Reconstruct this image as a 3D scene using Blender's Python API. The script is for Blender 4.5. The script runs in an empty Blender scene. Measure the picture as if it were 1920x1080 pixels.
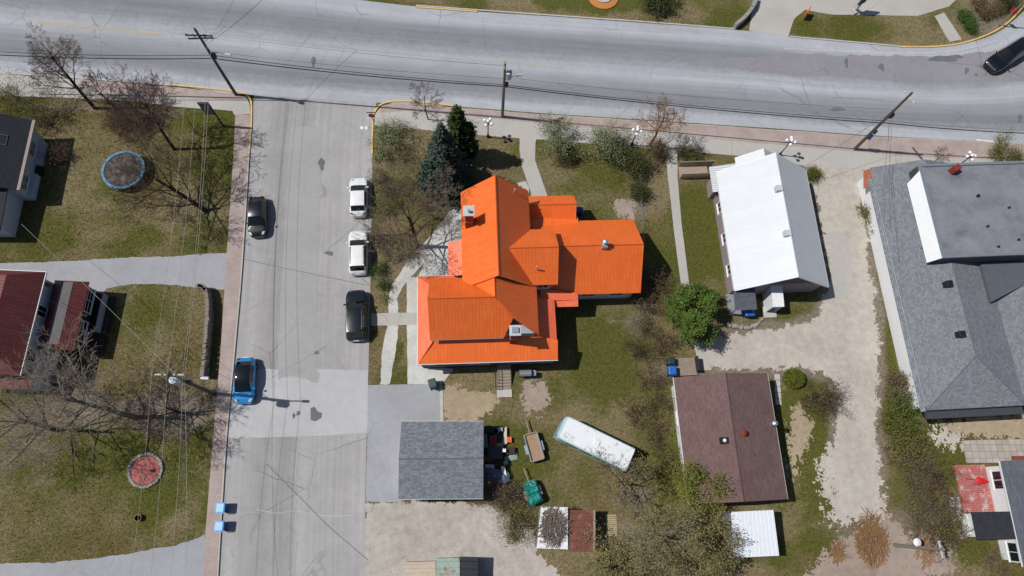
import bpy, bmesh, math, random
import numpy as np
from mathutils import Vector, Matrix
random.seed(7); rng = np.random.default_rng(11)
sc = bpy.context.scene
col = sc.collection
rad = math.radians

# ------------------------------------------------------------------ camera
# drone photograph: a pixel of the 1920x1080 photo gives a ray, its point is where the ray meets height z
FPX, NADIR, CAMH = 1300.0, (905.0, 950.0), 65.0
_nc = np.array([(NADIR[0]-960)/FPX, -(NADIR[1]-540)/FPX, -1.0]); _nc /= np.linalg.norm(_nc)
_Z = -_nc; _X = np.array([1.0, 0, 0]); _X -= _Z*_X.dot(_Z); _X /= np.linalg.norm(_X); _Y = np.cross(_Z, _X)
RC = np.array([_X, _Y, _Z])
def P(x, y, z=0.0):
    d = RC @ np.array([(x-960)/FPX, -(y-540)/FPX, -1.0]); t = (z-CAMH)/d[2]
    return Vector((d[0]*t, d[1]*t, z))
cam = bpy.data.cameras.new('camera'); camo = bpy.data.objects.new('camera', cam); col.objects.link(camo)
M = Matrix(RC.tolist()).to_4x4(); M.translation = (0, 0, CAMH); camo.matrix_world = M
cam.sensor_width = 36; cam.lens = 36*FPX/1920; cam.clip_end = 2000; cam.clip_start = 0.5
sc.camera = camo
# ------------------------------------------------------------------ sky, sun, exposure
SUN_ELEV, SUN_HEAD = 55.0, -5.5          # shadows run towards +x, turned by SUN_HEAD degrees
w = bpy.data.worlds.new('World'); sc.world = w; w.use_nodes = True
nt = w.node_tree; bg = nt.nodes['Background']
sky = nt.nodes.new('ShaderNodeTexSky'); sky.sky_type = 'NISHITA'; sky.sun_disc = False
sky.sun_elevation = rad(SUN_ELEV)
tosun = Vector((-math.cos(rad(SUN_HEAD))*math.cos(rad(SUN_ELEV)), -math.sin(rad(SUN_HEAD))*math.cos(rad(SUN_ELEV)), math.sin(rad(SUN_ELEV))))
sky.sun_rotation = math.atan2(tosun.x, tosun.y)
nt.links.new(sky.outputs[0], bg.inputs[0]); bg.inputs[1].default_value = 0.06
sl = bpy.data.lights.new('sun', 'SUN'); sl.energy = 3.8; sl.angle = rad(0.53); sl.color = (1.0, 0.965, 0.92)
so = bpy.data.objects.new('sun', sl); col.objects.link(so)
so.rotation_euler = (-tosun).to_track_quat('-Z', 'Y').to_euler(); so.location = (-60, 10, 90)
vs = sc.view_settings; vs.view_transform = 'Standard'; vs.look = 'None'; vs.exposure = 0.17; vs.gamma = 1.0; vs.use_curve_mapping = False

# ------------------------------------------------------------------ materials
def srgb(h):
    h = h.lstrip('#'); c = [int(h[i:i+2], 16)/255 for i in (0, 2, 4)]
    return tuple(x/12.92 if x <= .04045 else ((x+.055)/1.055)**2.4 for x in c)
def newmat(name):
    m = bpy.data.materials.new(name); m.use_nodes = True
    n = m.node_tree.nodes; return m, m.node_tree, n['Principled BSDF']
def node(t, typ, **kw):
    n = t.nodes.new(typ)
    for k, v in kw.items(): setattr(n, k, v)
    return n
def noise(t, vec, scale, detail=4, rough=.6):
    n = node(t, 'ShaderNodeTexNoise'); n.inputs['Scale'].default_value = scale; n.inputs['Detail'].default_value = detail
    n.inputs['Roughness'].default_value = rough
    if vec is not None: t.links.new(vec, n.inputs['Vector'])
    return n.outputs['Fac']
def ramp(t, fac, stops):
    r = node(t, 'ShaderNodeValToRGB'); e = r.color_ramp.elements
    while len(e) < len(stops): e.new(.5)
    for i, (p, c) in enumerate(stops):
        e[i].position = p; e[i].color = (c[0], c[1], c[2], 1) if hasattr(c, '__len__') else (c, c, c, 1)
    t.links.new(fac, r.inputs[0]); return r.outputs[0]
def mix(t, fac, a, b, mode='MIX'):
    m = node(t, 'ShaderNodeMix', data_type='RGBA', blend_type=mode)
    for s, v in ((m.inputs[0], fac), (m.inputs[6], a), (m.inputs[7], b)):
        if hasattr(v, 'is_linked') or isinstance(v, bpy.types.NodeSocket): t.links.new(v, s)
        elif s == m.inputs[0]: s.default_value = v
        else: s.default_value = (v[0], v[1], v[2], 1)
    return m.outputs[2]
def coords(t, kind='Object', scale=(1, 1, 1), rot=0):
    tc = node(t, 'ShaderNodeTexCoord'); mp = node(t, 'ShaderNodeMapping')
    mp.inputs['Scale'].default_value = scale; mp.inputs['Rotation'].default_value = (0, 0, rot)
    t.links.new(tc.outputs[kind], mp.inputs[0]); return mp.outputs[0]
def bump(t, b, height, strength=.4, dist=.05):
    bn = node(t, 'ShaderNodeBump'); bn.inputs['Strength'].default_value = strength; bn.inputs['Distance'].default_value = dist
    t.links.new(height, bn.inputs['Height']); t.links.new(bn.outputs[0], b.inputs['Normal'])
MATS = {}
def mat(name, c, rough=.8, var=.18, scale=2.5, fine=25, metal=0, bmp=.25, stain=None, stain_amt=.0, coat=0):
    """plain material: base colour with blotchy and fine variation, optional stain colour"""
    if name in MATS: return MATS[name]
    c = srgb(c) if isinstance(c, str) else c
    m, t, b = newmat(name); v = coords(t)
    n1 = noise(t, v, scale, 5); n2 = noise(t, v, fine, 3)
    f = mix(t, .5, n1, n2)
    lo = [x*(1-var*1.6) for x in c]; hi = [min(1, x*(1+var)) for x in c]
    k = ramp(t, f, [(.3, lo), (.7, hi)])
    if stain:
        s = srgb(stain); sn = noise(t, v, scale*.7+.3, 8, .72)
        k = mix(t, ramp(t, sn, [(.62-stain_amt*.3, 0), (.72-stain_amt*.2, 1)]), k, s)
    t.links.new(k, b.inputs['Base Color']); b.inputs['Roughness'].default_value = rough; b.inputs['Metallic'].default_value = metal
    b.inputs['Coat Weight'].default_value = coat
    if bmp: bump(t, b, n2, bmp, .03)
    MATS[name] = m; return m
def glassmat(name, c='#10181c', rough=.06):
    if name in MATS: return MATS[name]
    m, t, b = newmat(name); b.inputs['Base Color'].default_value = (*srgb(c), 1); b.inputs['Roughness'].default_value = rough
    b.inputs['Specular IOR Level'].default_value = .7; MATS[name] = m; return m
def tilemat(name, c1, c2, mortar, bw, rh, msize=.012, rough=.7, off=.5, bias=0., kind='UV', swap=False, bmp=.35, blotch=.25, metal=0, rot=0, fine=30):
    """brick pattern in metres along the UV (u along the eave, v up the slope) or object coordinates"""
    if name in MATS: return MATS[name]
    m, t, b = newmat(name); v = coords(t, kind, rot=rad(90) if swap else rot)
    br = node(t, 'ShaderNodeTexBrick', offset=off); br.inputs['Scale'].default_value = 1
    br.inputs['Brick Width'].default_value = bw; br.inputs['Row Height'].default_value = rh
    br.inputs['Mortar Size'].default_value = msize; br.inputs['Mortar Smooth'].default_value = .3; br.inputs['Bias'].default_value = bias
    for k, c in (('Color1', c1), ('Color2', c2), ('Mortar', mortar)): br.inputs[k].default_value = (*srgb(c), 1)
    t.links.new(v, br.inputs['Vector'])
    v2 = coords(t); n1 = noise(t, v2, .6, 6, .65); n2 = noise(t, v2, fine, 3)
    k = mix(t, blotch, br.outputs['Color'], ramp(t, n1, [(.3, .25), (.7, 1.0)]), 'MULTIPLY')
    k = mix(t, .25, k, ramp(t, n2, [(.3, .45), (.7, 1.0)]), 'MULTIPLY')
    t.links.new(k, b.inputs['Base Color']); b.inputs['Roughness'].default_value = rough; b.inputs['Metallic'].default_value = metal
    inv = node(t, 'ShaderNodeMath', operation='SUBTRACT'); inv.inputs[0].default_value = 1; t.links.new(br.outputs['Fac'], inv.inputs[1])
    bump(t, b, inv.outputs[0], bmp, .03)
    MATS[name] = m; return m

def asphalt(name, lo, hi, crack=.6, wear=None, patchy=.5):
    """worn asphalt; wear = colour stops over v of the UV (across the road) for polished and dusty lanes"""
    m, t, b = newmat(name); v = coords(t)
    n1 = noise(t, v, .22, 8, .7); n2 = noise(t, v, 14, 4, .7); n3 = noise(t, v, 1.6, 6, .7)
    f = mix(t, .45, mix(t, patchy, n2, n3), n1)
    k = ramp(t, f, [(.32, srgb(lo)), (.68, srgb(hi))])
    if wear:
        tc = node(t, 'ShaderNodeTexCoord'); sp = node(t, 'ShaderNodeSeparateXYZ'); t.links.new(tc.outputs['UV'], sp.inputs[0])
        wob = node(t, 'ShaderNodeMath', operation='MULTIPLY_ADD'); t.links.new(n3, wob.inputs[0]); wob.inputs[1].default_value = .07
        t.links.new(sp.outputs[1], wob.inputs[2])
        sub = node(t, 'ShaderNodeMath', operation='SUBTRACT'); t.links.new(wob.outputs[0], sub.inputs[0]); sub.inputs[1].default_value = .035
        k = mix(t, 1.0, k, ramp(t, sub.outputs[0], wear), 'MULTIPLY')
        # streaks along the driving direction
        vs_ = coords(t, 'UV', scale=(.05, 26, 1)); st = noise(t, vs_, 1.0, 4, .6)
        k = mix(t, .35, k, ramp(t, st, [(.35, .62), (.65, 1.0)]), 'MULTIPLY')
    if crack:
        wn = node(t, 'ShaderNodeTexNoise'); wn.inputs['Scale'].default_value = .8; t.links.new(v, wn.inputs['Vector'])
        vv = mix(t, .35, v, wn.outputs['Color'], 'ADD')
        vo = node(t, 'ShaderNodeTexVoronoi', feature='DISTANCE_TO_EDGE'); vo.inputs['Scale'].default_value = .2; t.links.new(vv, vo.inputs['Vector'])
        ck = ramp(t, vo.outputs['Distance'], [(0, 1), (.009, 0)])
        msk = ramp(t, noise(t, v, .13, 2), [(.48, 0), (.6, crack)])
        cm = mix(t, 1.0, ck, msk, 'MULTIPLY')
        k = mix(t, cm, k, [x*.55 for x in srgb(lo)])
    t.links.new(k, b.inputs['Base Color']); b.inputs['Roughness'].default_value = .92; b.inputs['Specular IOR Level'].default_value = .25
    bump(t, b, n2, .3, .02); MATS[name] = m; return m

# ------------------------------------------------------------------ mesh helpers
class MB:
    def __init__(s): s.v = []; s.f = []; s.uv = {}
    def add(s, vs, fs):
        o = len(s.v); s.v += [tuple(p) for p in vs]; s.f += [tuple(i+o for i in f) for f in fs]; return s
    def box(s, x0, x1, y0, y1, z0, z1):
        return s.add([(x0,y0,z0),(x1,y0,z0),(x1,y1,z0),(x0,y1,z0),(x0,y0,z1),(x1,y0,z1),(x1,y1,z1),(x0,y1,z1)],
                     [(3,2,1,0),(4,5,6,7),(0,1,5,4),(1,2,6,5),(2,3,7,6),(3,0,4,7)])
    def obox(s, c, ang, l, wd, z0, z1):      # box of length l along ang, centred on c
        ca, sa = math.cos(ang), math.sin(ang); o = []
        for z in (z0, z1):
            for a, b in ((-l/2,-wd/2),(l/2,-wd/2),(l/2,wd/2),(-l/2,wd/2)): o.append((c[0]+a*ca-b*sa, c[1]+a*sa+b*ca, z))
        return s.add(o, [(3,2,1,0),(4,5,6,7),(0,1,5,4),(1,2,6,5),(2,3,7,6),(3,0,4,7)])
    def prism(s, poly, z0, z1):
        n = len(poly); a = sum(poly[i][0]*poly[(i+1)%n][1]-poly[(i+1)%n][0]*poly[i][1] for i in range(n))
        if a < 0: poly = poly[::-1]
        return s.add([(p[0],p[1],z0) for p in poly]+[(p[0],p[1],z1) for p in poly],
                     [tuple(range(n-1,-1,-1)), tuple(range(n,2*n))]+[(i,(i+1)%n,n+(i+1)%n,n+i) for i in range(n)])
    def slab(s, pts, th=.1):                 # planar polygon of 3d points thickened downwards along its normal
        ps = [Vector(p) for p in pts]; n = Vector((0,0,0))
        for i in range(len(ps)):
            a, b = ps[i], ps[(i+1)%len(ps)]
            n += Vector(((a.y-b.y)*(a.z+b.z), (a.z-b.z)*(a.x+b.x), (a.x-b.x)*(a.y+b.y)))
        n.normalize()
        if n.z < 0: ps = ps[::-1]; n = -n
        k = len(ps); o = len(s.v)
        s.add(ps+[p-n*th for p in ps], [tuple(range(k)), tuple(range(2*k-1,k-1,-1))]+[((i+1)%k,i,k+i,k+(i+1)%k) for i in range(k)])
        h = Vector((0,0,1)).cross(n)
        if h.length < 1e-4: h = Vector((1,0,0))
        h.normalize(); up = n.cross(h)
        for i, p in enumerate(ps): s.uv[o+i] = s.uv[o+k+i] = (p.dot(h), p.dot(up))
        return s
    def tube(s, pts, rs, n=6, cap=True):
        pts = [Vector(p) for p in pts]; rs = rs if hasattr(rs, '__len__') else [rs]*len(pts); o = len(s.v); ref = None
        for i, p in enumerate(pts):
            d = (pts[min(i+1,len(pts)-1)]-pts[max(i-1,0)]).normalized()
            if ref is None: ref = Vector((0,0,1)) if abs(d.z) < .9 else Vector((1,0,0))
            x = d.cross(ref).normalized(); y = x.cross(d)
            for k in range(n):
                a = 2*math.pi*k/n; s.v.append(tuple(p+(x*math.cos(a)+y*math.sin(a))*rs[i]))
        for i in range(len(pts)-1):
            for k in range(n): s.f.append((o+i*n+k, o+i*n+(k+1)%n, o+(i+1)*n+(k+1)%n, o+(i+1)*n+k))
        if cap: s.f.append(tuple(o+k for k in range(n-1,-1,-1))); s.f.append(tuple(o+(len(pts)-1)*n+k for k in range(n)))
        return s
    def cyl(s, c, r, z0, z1, n=16, r2=None): return s.tube([(c[0],c[1],z0),(c[0],c[1],z1)], [r, r if r2 is None else r2], n)
    def lathe(s, c, prof, n=16): return s.tube([(c[0],c[1],z) for r,z in prof], [r for r,z in prof], n)
    def ball(s, c, r, n=10, m=6, sz=1.0):
        o = len(s.v); s.v.append((c[0],c[1],c[2]-r*sz))
        for i in range(1,m):
            a = math.pi*i/m-math.pi/2
            for k in range(n): b = 2*math.pi*k/n; s.v.append((c[0]+r*math.cos(a)*math.cos(b), c[1]+r*math.cos(a)*math.sin(b), c[2]+r*sz*math.sin(a)))
        s.v.append((c[0],c[1],c[2]+r*sz)); t = len(s.v)-1
        for k in range(n):
            s.f.append((o, o+1+(k+1)%n, o+1+k)); s.f.append((t, o+1+(m-2)*n+k, o+1+(m-2)*n+(k+1)%n))
            for i in range(m-2): s.f.append((o+1+i*n+k, o+1+i*n+(k+1)%n, o+1+(i+1)*n+(k+1)%n, o+1+(i+1)*n+k))
        return s
    def build(s, name, m, parent=None, smooth=False, bevel=0):
        me = bpy.data.meshes.new(name); me.from_pydata(s.v, [], s.f)
        if s.uv:
            ul = me.uv_layers.new(name='UVMap')
            for lp in me.loops:
                if lp.vertex_index in s.uv: ul.data[lp.index].uv = s.uv[lp.vertex_index]
        if m is not None: me.materials.append(MATS[m] if isinstance(m, str) else m)
        ob = bpy.data.objects.new(name, me); col.objects.link(ob)
        if parent: ob.parent = parent
        if smooth:
            for p in me.polygons: p.use_smooth = True
        if bevel:
            bm = ob.modifiers.new('bevel', 'BEVEL'); bm.width = bevel; bm.segments = 2; bm.limit_method = 'ANGLE'
        me.update(); return ob
def tag(o, label=None, cat=None, group=None, kind=None):
    if label: o['label'] = label
    if cat: o['category'] = cat
    if group: o['group'] = group
    if kind: o['kind'] = kind
    return o
def thing(name, label, cat, loc=(0,0,0), rz=0, group=None):
    o = bpy.data.objects.new(name, None); col.objects.link(o); o.empty_display_size = .3
    o.location = loc; o.rotation_euler = (0,0,rz); return tag(o, label, cat, group)
def ground_px(pts, z=0.): return [P(x,y,z) for x,y in pts]
def ragged(poly, step=.5, amp=.12, seed=1):
    """natural edge: coarse wander plus fine crumble"""
    r = random.Random(seed); out = []; n = len(poly); step = min(step,.22)
    lat = [r.uniform(-1,1) for _ in range(4096)]; s_ = 0.
    def vn(x): i = int(math.floor(x)); f = x-i; f = f*f*(3-2*f); return lat[i%4096]*(1-f)+lat[(i+1)%4096]*f
    for i in range(n):
        a, b = Vector(poly[i][:2]), Vector(poly[(i+1)%n][:2]); d = b-a; k = max(1, int(d.length/step)); nn = Vector((-d.y,d.x)).normalized()
        for j in range(k):
            s_ += d.length/k; out.append(a+d*(j/k)+nn*amp*(.75*vn(s_*.45)+.4*vn(s_*1.4+500)+.35*vn(s_*5+900)))
    return out
def smooth_line(pts, n=8):
    """Catmull-Rom through 2d points"""
    out = []; q = [pts[0]]+list(pts)+[pts[-1]]
    for i in range(1, len(q)-2):
        p0,p1,p2,p3 = [np.array(a, float) for a in q[i-1:i+3]]
        for k in range(n):
            t = k/n; out.append(.5*((2*p1)+(-p0+p2)*t+(2*p0-5*p1+4*p2-p3)*t*t+(-p0+3*p1-3*p2+p3)*t**3))
    out.append(np.array(pts[-1], float)); return [(float(a[0]), float(a[1])) for a in out]
def sheet(name, px, z, m, edge=0, step=.5, seed=1, kind='structure', thick=.06, smooth=0):
    if smooth: px = smooth_line(px+[px[0]], smooth)[:-1]
    poly = [(p.x,p.y) for p in ground_px(px)]
    if edge: poly = [(p.x,p.y) for p in ragged(poly, step, edge, seed)]
    ob = MB().prism(poly, z-thick, z).build(name, m); ob['kind'] = kind; return ob

# ================================================================== SETTING
# ---- ground: one sheet to the horizon; colour weights are where grass is dry, lush or worn to soil
def fbm(x, y, seed, octs=4, base=.08):
    r = np.random.default_rng(seed); out = np.zeros_like(x); a = 1.
    for o in range(octs):
        g = r.random((64,64)); f = base*2**o
        xi = x*f+r.random()*64; yi = y*f+r.random()*64; x0 = np.floor(xi).astype(int); y0 = np.floor(yi).astype(int); fx = xi-x0; fy = yi-y0
        fx = fx*fx*(3-2*fx); fy = fy*fy*(3-2*fy); m = lambda i,j: g[i%64,j%64]
        out += a*((m(x0,y0)*(1-fx)+m(x0+1,y0)*fx)*(1-fy)+(m(x0,y0+1)*(1-fx)+m(x0+1,y0+1)*fx)*fy); a *= .55
    return out/sum(.55**o for o in range(octs))
fx_ = np.arange(-56, 66, .4); fy_ = np.arange(-14, 62, .4)
xs = np.concatenate([[-700,-300,-140,-80], fx_, [80,140,300,700]]); ys = np.concatenate([[-700,-300,-120,-50,-25], fy_, [75,120,300,900]])
GX, GY = np.meshgrid(xs, ys); nx, ny = len(xs), len(ys)
DRY = .36+1.5*(fbm(GX,GY,3,5,.16)-.5); GREEN = .22+1.5*(fbm(GX,GY,5,5,.2)-.5); SOIL = np.clip(1.5*(fbm(GX,GY,9,5,.35)-.66),0,.5)
WN = fbm(GX,GY,21,5,.3); WM = fbm(GX,GY,22,4,.15)
def blob(px, py, rx, ry, arr, amt):
    c = P(px,py); s = 1/19.; d = np.sqrt(((GX-c.x)/(rx*s))**2+((GY-c.y)/(ry*s))**2)+2.0*(WN-.5)+1.3*(WM-.5)
    k = np.clip((1.45-d)/1.1,0,1); arr += .8*amt*k*k*(3-2*k)
for b in [(280,590,70,60,.5),(140,450,120,40,.45),(200,930,180,90,.35),(330,900,40,120,.3),(1130,700,50,60,.55),(1120,640,50,60,.3),(1000,860,90,50,.4),(1310,430,30,110,.8),(1345,470,14,110,.5),(1510,780,40,60,.7),
          (1540,930,80,70,.55),(1480,1040,60,40,.6),(1780,860,40,60,.7),(1840,1030,40,25,.9),(1600,60,140,25,.35),(1150,0,150,30,.5),(1900,1030,20,20,.5),(745,660,14,30,.9),(1500,590,35,18,.6),(1660,600,14,120,.5),(1100,340,70,40,.2),(560,0,40,15,.3)]: blob(*b[:4], GREEN, b[4])
for b in [(150,330,110,60,.5),(200,250,80,50,.4),(360,440,60,30,.3),(900,290,60,40,.4),(780,280,60,80,.35),(950,250,40,20,.4),(1150,25,280,14,.6),(1620,80,160,14,.6),(1500,45,30,30,.4),(1230,360,40,60,.3),(870,740,60,35,.8),
          (1040,30,120,14,.3),(1620,760,22,120,.7),(1580,900,80,80,.35),(1850,795,90,14,.9),(1470,880,20,60,.6),(1730,1060,60,30,.6),(1840,1065,60,16,.6),(380,930,16,80,.8),(360,770,50,40,.7),(200,780,160,30,.5)]: blob(*b[:4], DRY, b[4])
for b in [(1180,390,28,20,.55),(1145,600,14,10,.5),(1010,740,26,30,.45),(1240,700,30,30,.45),(1690,980,30,30,.5),(1600,1010,30,30,.5),
          (90,200,120,14,.5),(250,210,100,16,.5),(180,770,150,40,.55),(330,790,60,30,.6),(1620,700,14,110,.5),(1200,600,30,50,.4),(930,960,120,10,.6),(1170,990,26,12,.7),(1190,930,40,20,.5),(345,890,14,50,.4),(720,470,20,60,.3),(1830,40,60,30,.8),(1450,960,14,40,.5),(440,398,30,20,.3),(380,380,22,14,.5)]: blob(*b[:4], SOIL, b[4])
LANE = [(1512,303),(1640,322),(1618,345),(1612,380),(1622,430),(1632,520),(1645,620),(1650,700),(1642,800),(1648,880),(1640,940),(1580,950),(1558,880),(1565,800),(1575,745),(1555,712),(1510,692),(1440,690),(1360,694),(1322,680),(1320,640),(1400,628),(1490,612),(1530,595),(1542,560),(1556,530),(1546,480),(1535,400),(1525,350)]
lp = [P(x,y) for x,y in LANE]; dl = np.full(GX.shape,1e9)
for a_,b_ in zip(lp,lp[1:]+lp[:1]):
    vx,vy = b_.x-a_.x,b_.y-a_.y; tt = np.clip(((GX-a_.x)*vx+(GY-a_.y)*vy)/(vx*vx+vy*vy),0,1); dl = np.minimum(dl,np.hypot(GX-a_.x-tt*vx,GY-a_.y-tt*vy))
SOIL += .75*np.clip(1-dl/1.3+.9*(WN-.5),0,1)
verts = np.stack([GX, GY, np.zeros_like(GX)], -1).reshape(-1,3)
idx = np.arange(nx*ny).reshape(ny,nx); quads = np.stack([idx[:-1,:-1],idx[:-1,1:],idx[1:,1:],idx[1:,:-1]],-1).reshape(-1,4)
me = bpy.data.meshes.new('ground'); me.from_pydata(verts.tolist(), [], quads.tolist())
ca = me.color_attributes.new('cover','FLOAT_COLOR','POINT')
ca.data.foreach_set('color', np.stack([np.clip(DRY,0,1),np.clip(GREEN,0,1),np.clip(SOIL,0,1),np.ones_like(GX)],-1).astype(np.float32).ravel())
m, t, b = newmat('grass_ground'); v = coords(t)
at = node(t,'ShaderNodeAttribute',attribute_name='cover'); sp = node(t,'ShaderNodeSeparateColor'); t.links.new(at.outputs['Color'], sp.inputs[0])
n1 = noise(t,v,9,6,.75); n2 = noise(t,v,2.2,6,.7); n3 = noise(t,v,30,3,.7)
def thr(w, n, lo=.25, hi=.75):   # noise-broken threshold of a weight
    a = node(t,'ShaderNodeMath',operation='ADD'); t.links.new(w,a.inputs[0]); t.links.new(n,a.inputs[1])
    return ramp(t, a.outputs[0], [(lo+.35,0),(hi+.35,1)])
n4 = noise(t,v,70,2,.6)
base = ramp(t, n1, [(.28,srgb('#4d4526')),(.5,srgb('#71663c')),(.74,srgb('#978a5c'))])
k = mix(t, thr(sp.outputs[0], n2, .15,.95), base, ramp(t,n1,[(.3,srgb('#6f6246')),(.7,srgb('#aa9c7a'))]))
k = mix(t, thr(sp.outputs[1], n2, .3,1.1), k, ramp(t,n1,[(.3,srgb('#474a24')),(.5,srgb('#636530')),(.75,srgb('#848448'))]))
k = mix(t, thr(sp.outputs[2], n1, .3,.75), k, ramp(t,n3,[(.3,srgb('#776a5b')),(.7,srgb('#a89c8c'))]))
k = mix(t, .75, k, ramp(t, mix(t,.5,n3,n4), [(.36,.35),(.62,1.0)]), 'MULTIPLY')
n5 = noise(t,v,3.4,7,.75); k = mix(t, .8, k, ramp(t, n5, [(.34,.42),(.5,.85),(.68,1.25)]), 'MULTIPLY')
t.links.new(k, b.inputs['Base Color']); b.inputs['Roughness'].default_value = .95; b.inputs['Specular IOR Level'].default_value = .1
bump(t, b, mix(t,.5,n1,n3), .9, .08); MATS['grass_ground'] = m
me.materials.append(m); g = bpy.data.objects.new('ground', me); col.objects.link(g); g['kind'] = 'structure'

# ---- main road: strip between its two edges, u along, v across
asphalt('road_asphalt', '#87898f', '#a0a2a7', .8, wear=[(0,1.22),(.12,1.28),(.19,.86),(.27,.66),(.38,.76),(.48,1.1),(.56,1.26),(.63,.95),(.72,.75),(.8,.65),(.88,.88),(.93,1.26),(1,1.24)])
asphalt('street_asphalt', '#868585', '#a5a3a2', .9, wear=[(0,1.1),(.10,1.12),(.2,.97),(.28,.9),(.34,.99),(.42,.88),(.5,.97),(.53,1.12),(.75,1.06),(1,1.16)])
asphalt('patch_asphalt', '#9a9a9b', '#b4b4b5', .5)
asphalt('drive_asphalt', '#85868b', '#a0a1a4', .6)
asphalt('dark_patch', '#57575a', '#707074', 0)
asphalt('worn_lane', '#77757a', '#8d8b8f', .8)
asphalt('concrete', '#98958f', '#b2afa9', .5, patchy=.3)
asphalt('gravel', '#938c83', '#bfb8ae', 0, patchy=.8)
asphalt('dirt_yard', '#7f7870', '#bfb8b0', 0, patchy=.7)
asphalt('white_gravel', '#85847f', '#d6d5d0', 0, patchy=.2)
tilemat('paver_brick', '#ab9a94', '#b7a69f', '#9a8b85', .22, .11, .012, .9, kind='Object', bmp=.2, blotch=.35)
tilemat('patio_block', '#a39b92', '#b3aba2', '#7a736b', .62, .62, .02, .9, off=0, kind='Object', bmp=.3)
def strip(name, left_px, right_px, z, m, kind='structure', n=10):
    A = [P(x,y,z) for x,y in smooth_line(left_px,n)]; B = [P(x,y,z) for x,y in smooth_line(right_px,n)]
    mb = MB(); K = max(len(A),len(B)); 
    def res(L):
        d = [0]
        for i in range(1,len(L)): d.append(d[-1]+(L[i]-L[i-1]).length)
        out = []
        for k in range(K):
            s = d[-1]*k/(K-1); i = max(j for j in range(len(d)) if d[j] <= s+1e-6); i = min(i,len(L)-2)
            f = (s-d[i])/max(1e-6,d[i+1]-d[i]); out.append(L[i].lerp(L[i+1],min(1,f)))
        return out
    A, B = res(A), res(B); u = 0; NV = 8
    for k in range(K):
        if k: u += ((A[k]+B[k])/2-(A[k-1]+B[k-1])/2).length
        for j in range(NV+1): mb.uv[len(mb.v)] = (u, j/NV); mb.v.append(tuple(A[k].lerp(B[k],j/NV)))
    W = NV+1
    for k in range(K-1):
        for j in range(NV): mb.f.append((k*W+j, k*W+j+1, (k+1)*W+j+1, (k+1)*W+j))
    o = mb.build(name, m); o['kind'] = kind
    if o.data.polygons[0].normal.z < 0: o.data.flip_normals()
    return o
strip('main_road', [(-300,-110),(0,-75),(400,-35),(780,12),(1080,34),(1380,56),(1480,69),(1600,80),(1700,89),(1790,84),(1860,66),(1910,30),(1990,-60)],
      [(-300,108),(0,136),(110,143),(320,160),(450,176),(720,193),(860,200),(1000,211),(1200,224),(1440,240),(1620,253),(1800,263),(1990,272),(2200,282)], .012, 'road_asphalt')
strip('side_street', [(478,160),(473,215),(465,300),(455,490),(440,665),(425,830),(412,1040),(402,1200)],
      [(708,170),(699,270),(697,400),(693,600),(690,720),(688,800),(685,940),(683,1200)], .008, 'street_asphalt')
def patch(px, mt, z=.016, edge=.06, seed=3, name='road_patch', step=.35): return sheet(name, px, z, mt, edge, step, seed, thick=.003)
patch([(437,700),(480,692),(600,692),(691,694),(690,812),(560,818),(424,822)], 'patch_asphalt')
asphalt('lane_patch','#8b8a8a','#a09f9e',.4)
patch([(545,238),(605,236),(597,480),(592,690),(600,702),(595,718),(575,712),(545,706),(521,712),(527,560)], 'lane_patch', .018, .1)
patch([(1290,118),(1440,100),(1560,103),(1700,106),(1800,103),(1935,85),(1935,150),(1800,154),(1640,152),(1620,146),(1440,138)], 'worn_lane', .014, .3, 6)
patch([(582,765),(590,762),(596,772),(604,774),(603,783),(592,790),(583,788)], 'dark_patch', .02, .03)
for k,(x,y,rx,ry) in enumerate([(594,661,4,4),(559,775,4,5),(551,780,2,4),(588,117,4,9),(1587,118,4,9),(1653,126,5,7),(1768,110,24,7),(1790,107,14,5),(1812,133,4,6),(1912,222,5,7),(603,308,6,10),(618,475,8,4),(1830,140,3,3),(1570,205,14,4)]):
    a = [(x+rx*math.cos(q)*(1+.3*math.sin(q*3+k)), y+ry*math.sin(q)*(1+.25*math.cos(q*2+k))) for q in [i*math.pi/8 for i in range(16)]]
    patch(a, 'dark_patch', .022+.0005*k, .05, k)
# faded paint
mat('yellow_paint', '#cfae6c', .8, .15, 3, 20, stain='#a8a29a', stain_amt=.25); mat('white_paint', '#d8d8d6', .8, .1, 3, 20, stain='#a5a5a6', stain_amt=.25)
mat('kerb_concrete', '#b0aca6', .9, .15, 2, 15)
def stripe(px, wd, m, z=.024, name='road_marking'):
    L = [P(x,y,z) for x,y in smooth_line(px,6)]; mb = MB()
    for i,p in enumerate(L):
        d = (L[min(i+1,len(L)-1)]-L[max(0,i-1)]).normalized(); n = Vector((-d.y,d.x,0))*wd/2
        mb.v += [tuple(p-n),tuple(p+n)]
        if i: mb.f.append((2*i-2,2*i,2*i+1,2*i-1))
    o = mb.build(name, m); o['kind'] = 'structure'
    if o.data.polygons[0].normal.z < 0: o.data.flip_normals()
    return o
mat('faded_yellow', '#a89c84', .9, .1, 1.5, 12, stain='#96969a', stain_amt=.45); mat('faded_white', '#b9b9ba', .9, .1, 1.5, 12, stain='#9a9a9c', stain_amt=.4)
stripe([(930,114),(1000,121),(1060,128)], .12, 'faded_yellow'); stripe([(70,42),(180,52),(300,64)], .3, 'faded_yellow')
stripe([(1470,91),(1560,95),(1700,99),(1790,95),(1870,76)], .1, 'faded_white'); stripe([(1830,262),(1870,266),(1925,271)], .14, 'white_paint')
stripe([(675,239),(681,240)], .35, 'white_paint'); stripe([(684,240),(689,240)], .35, 'white_paint')
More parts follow.
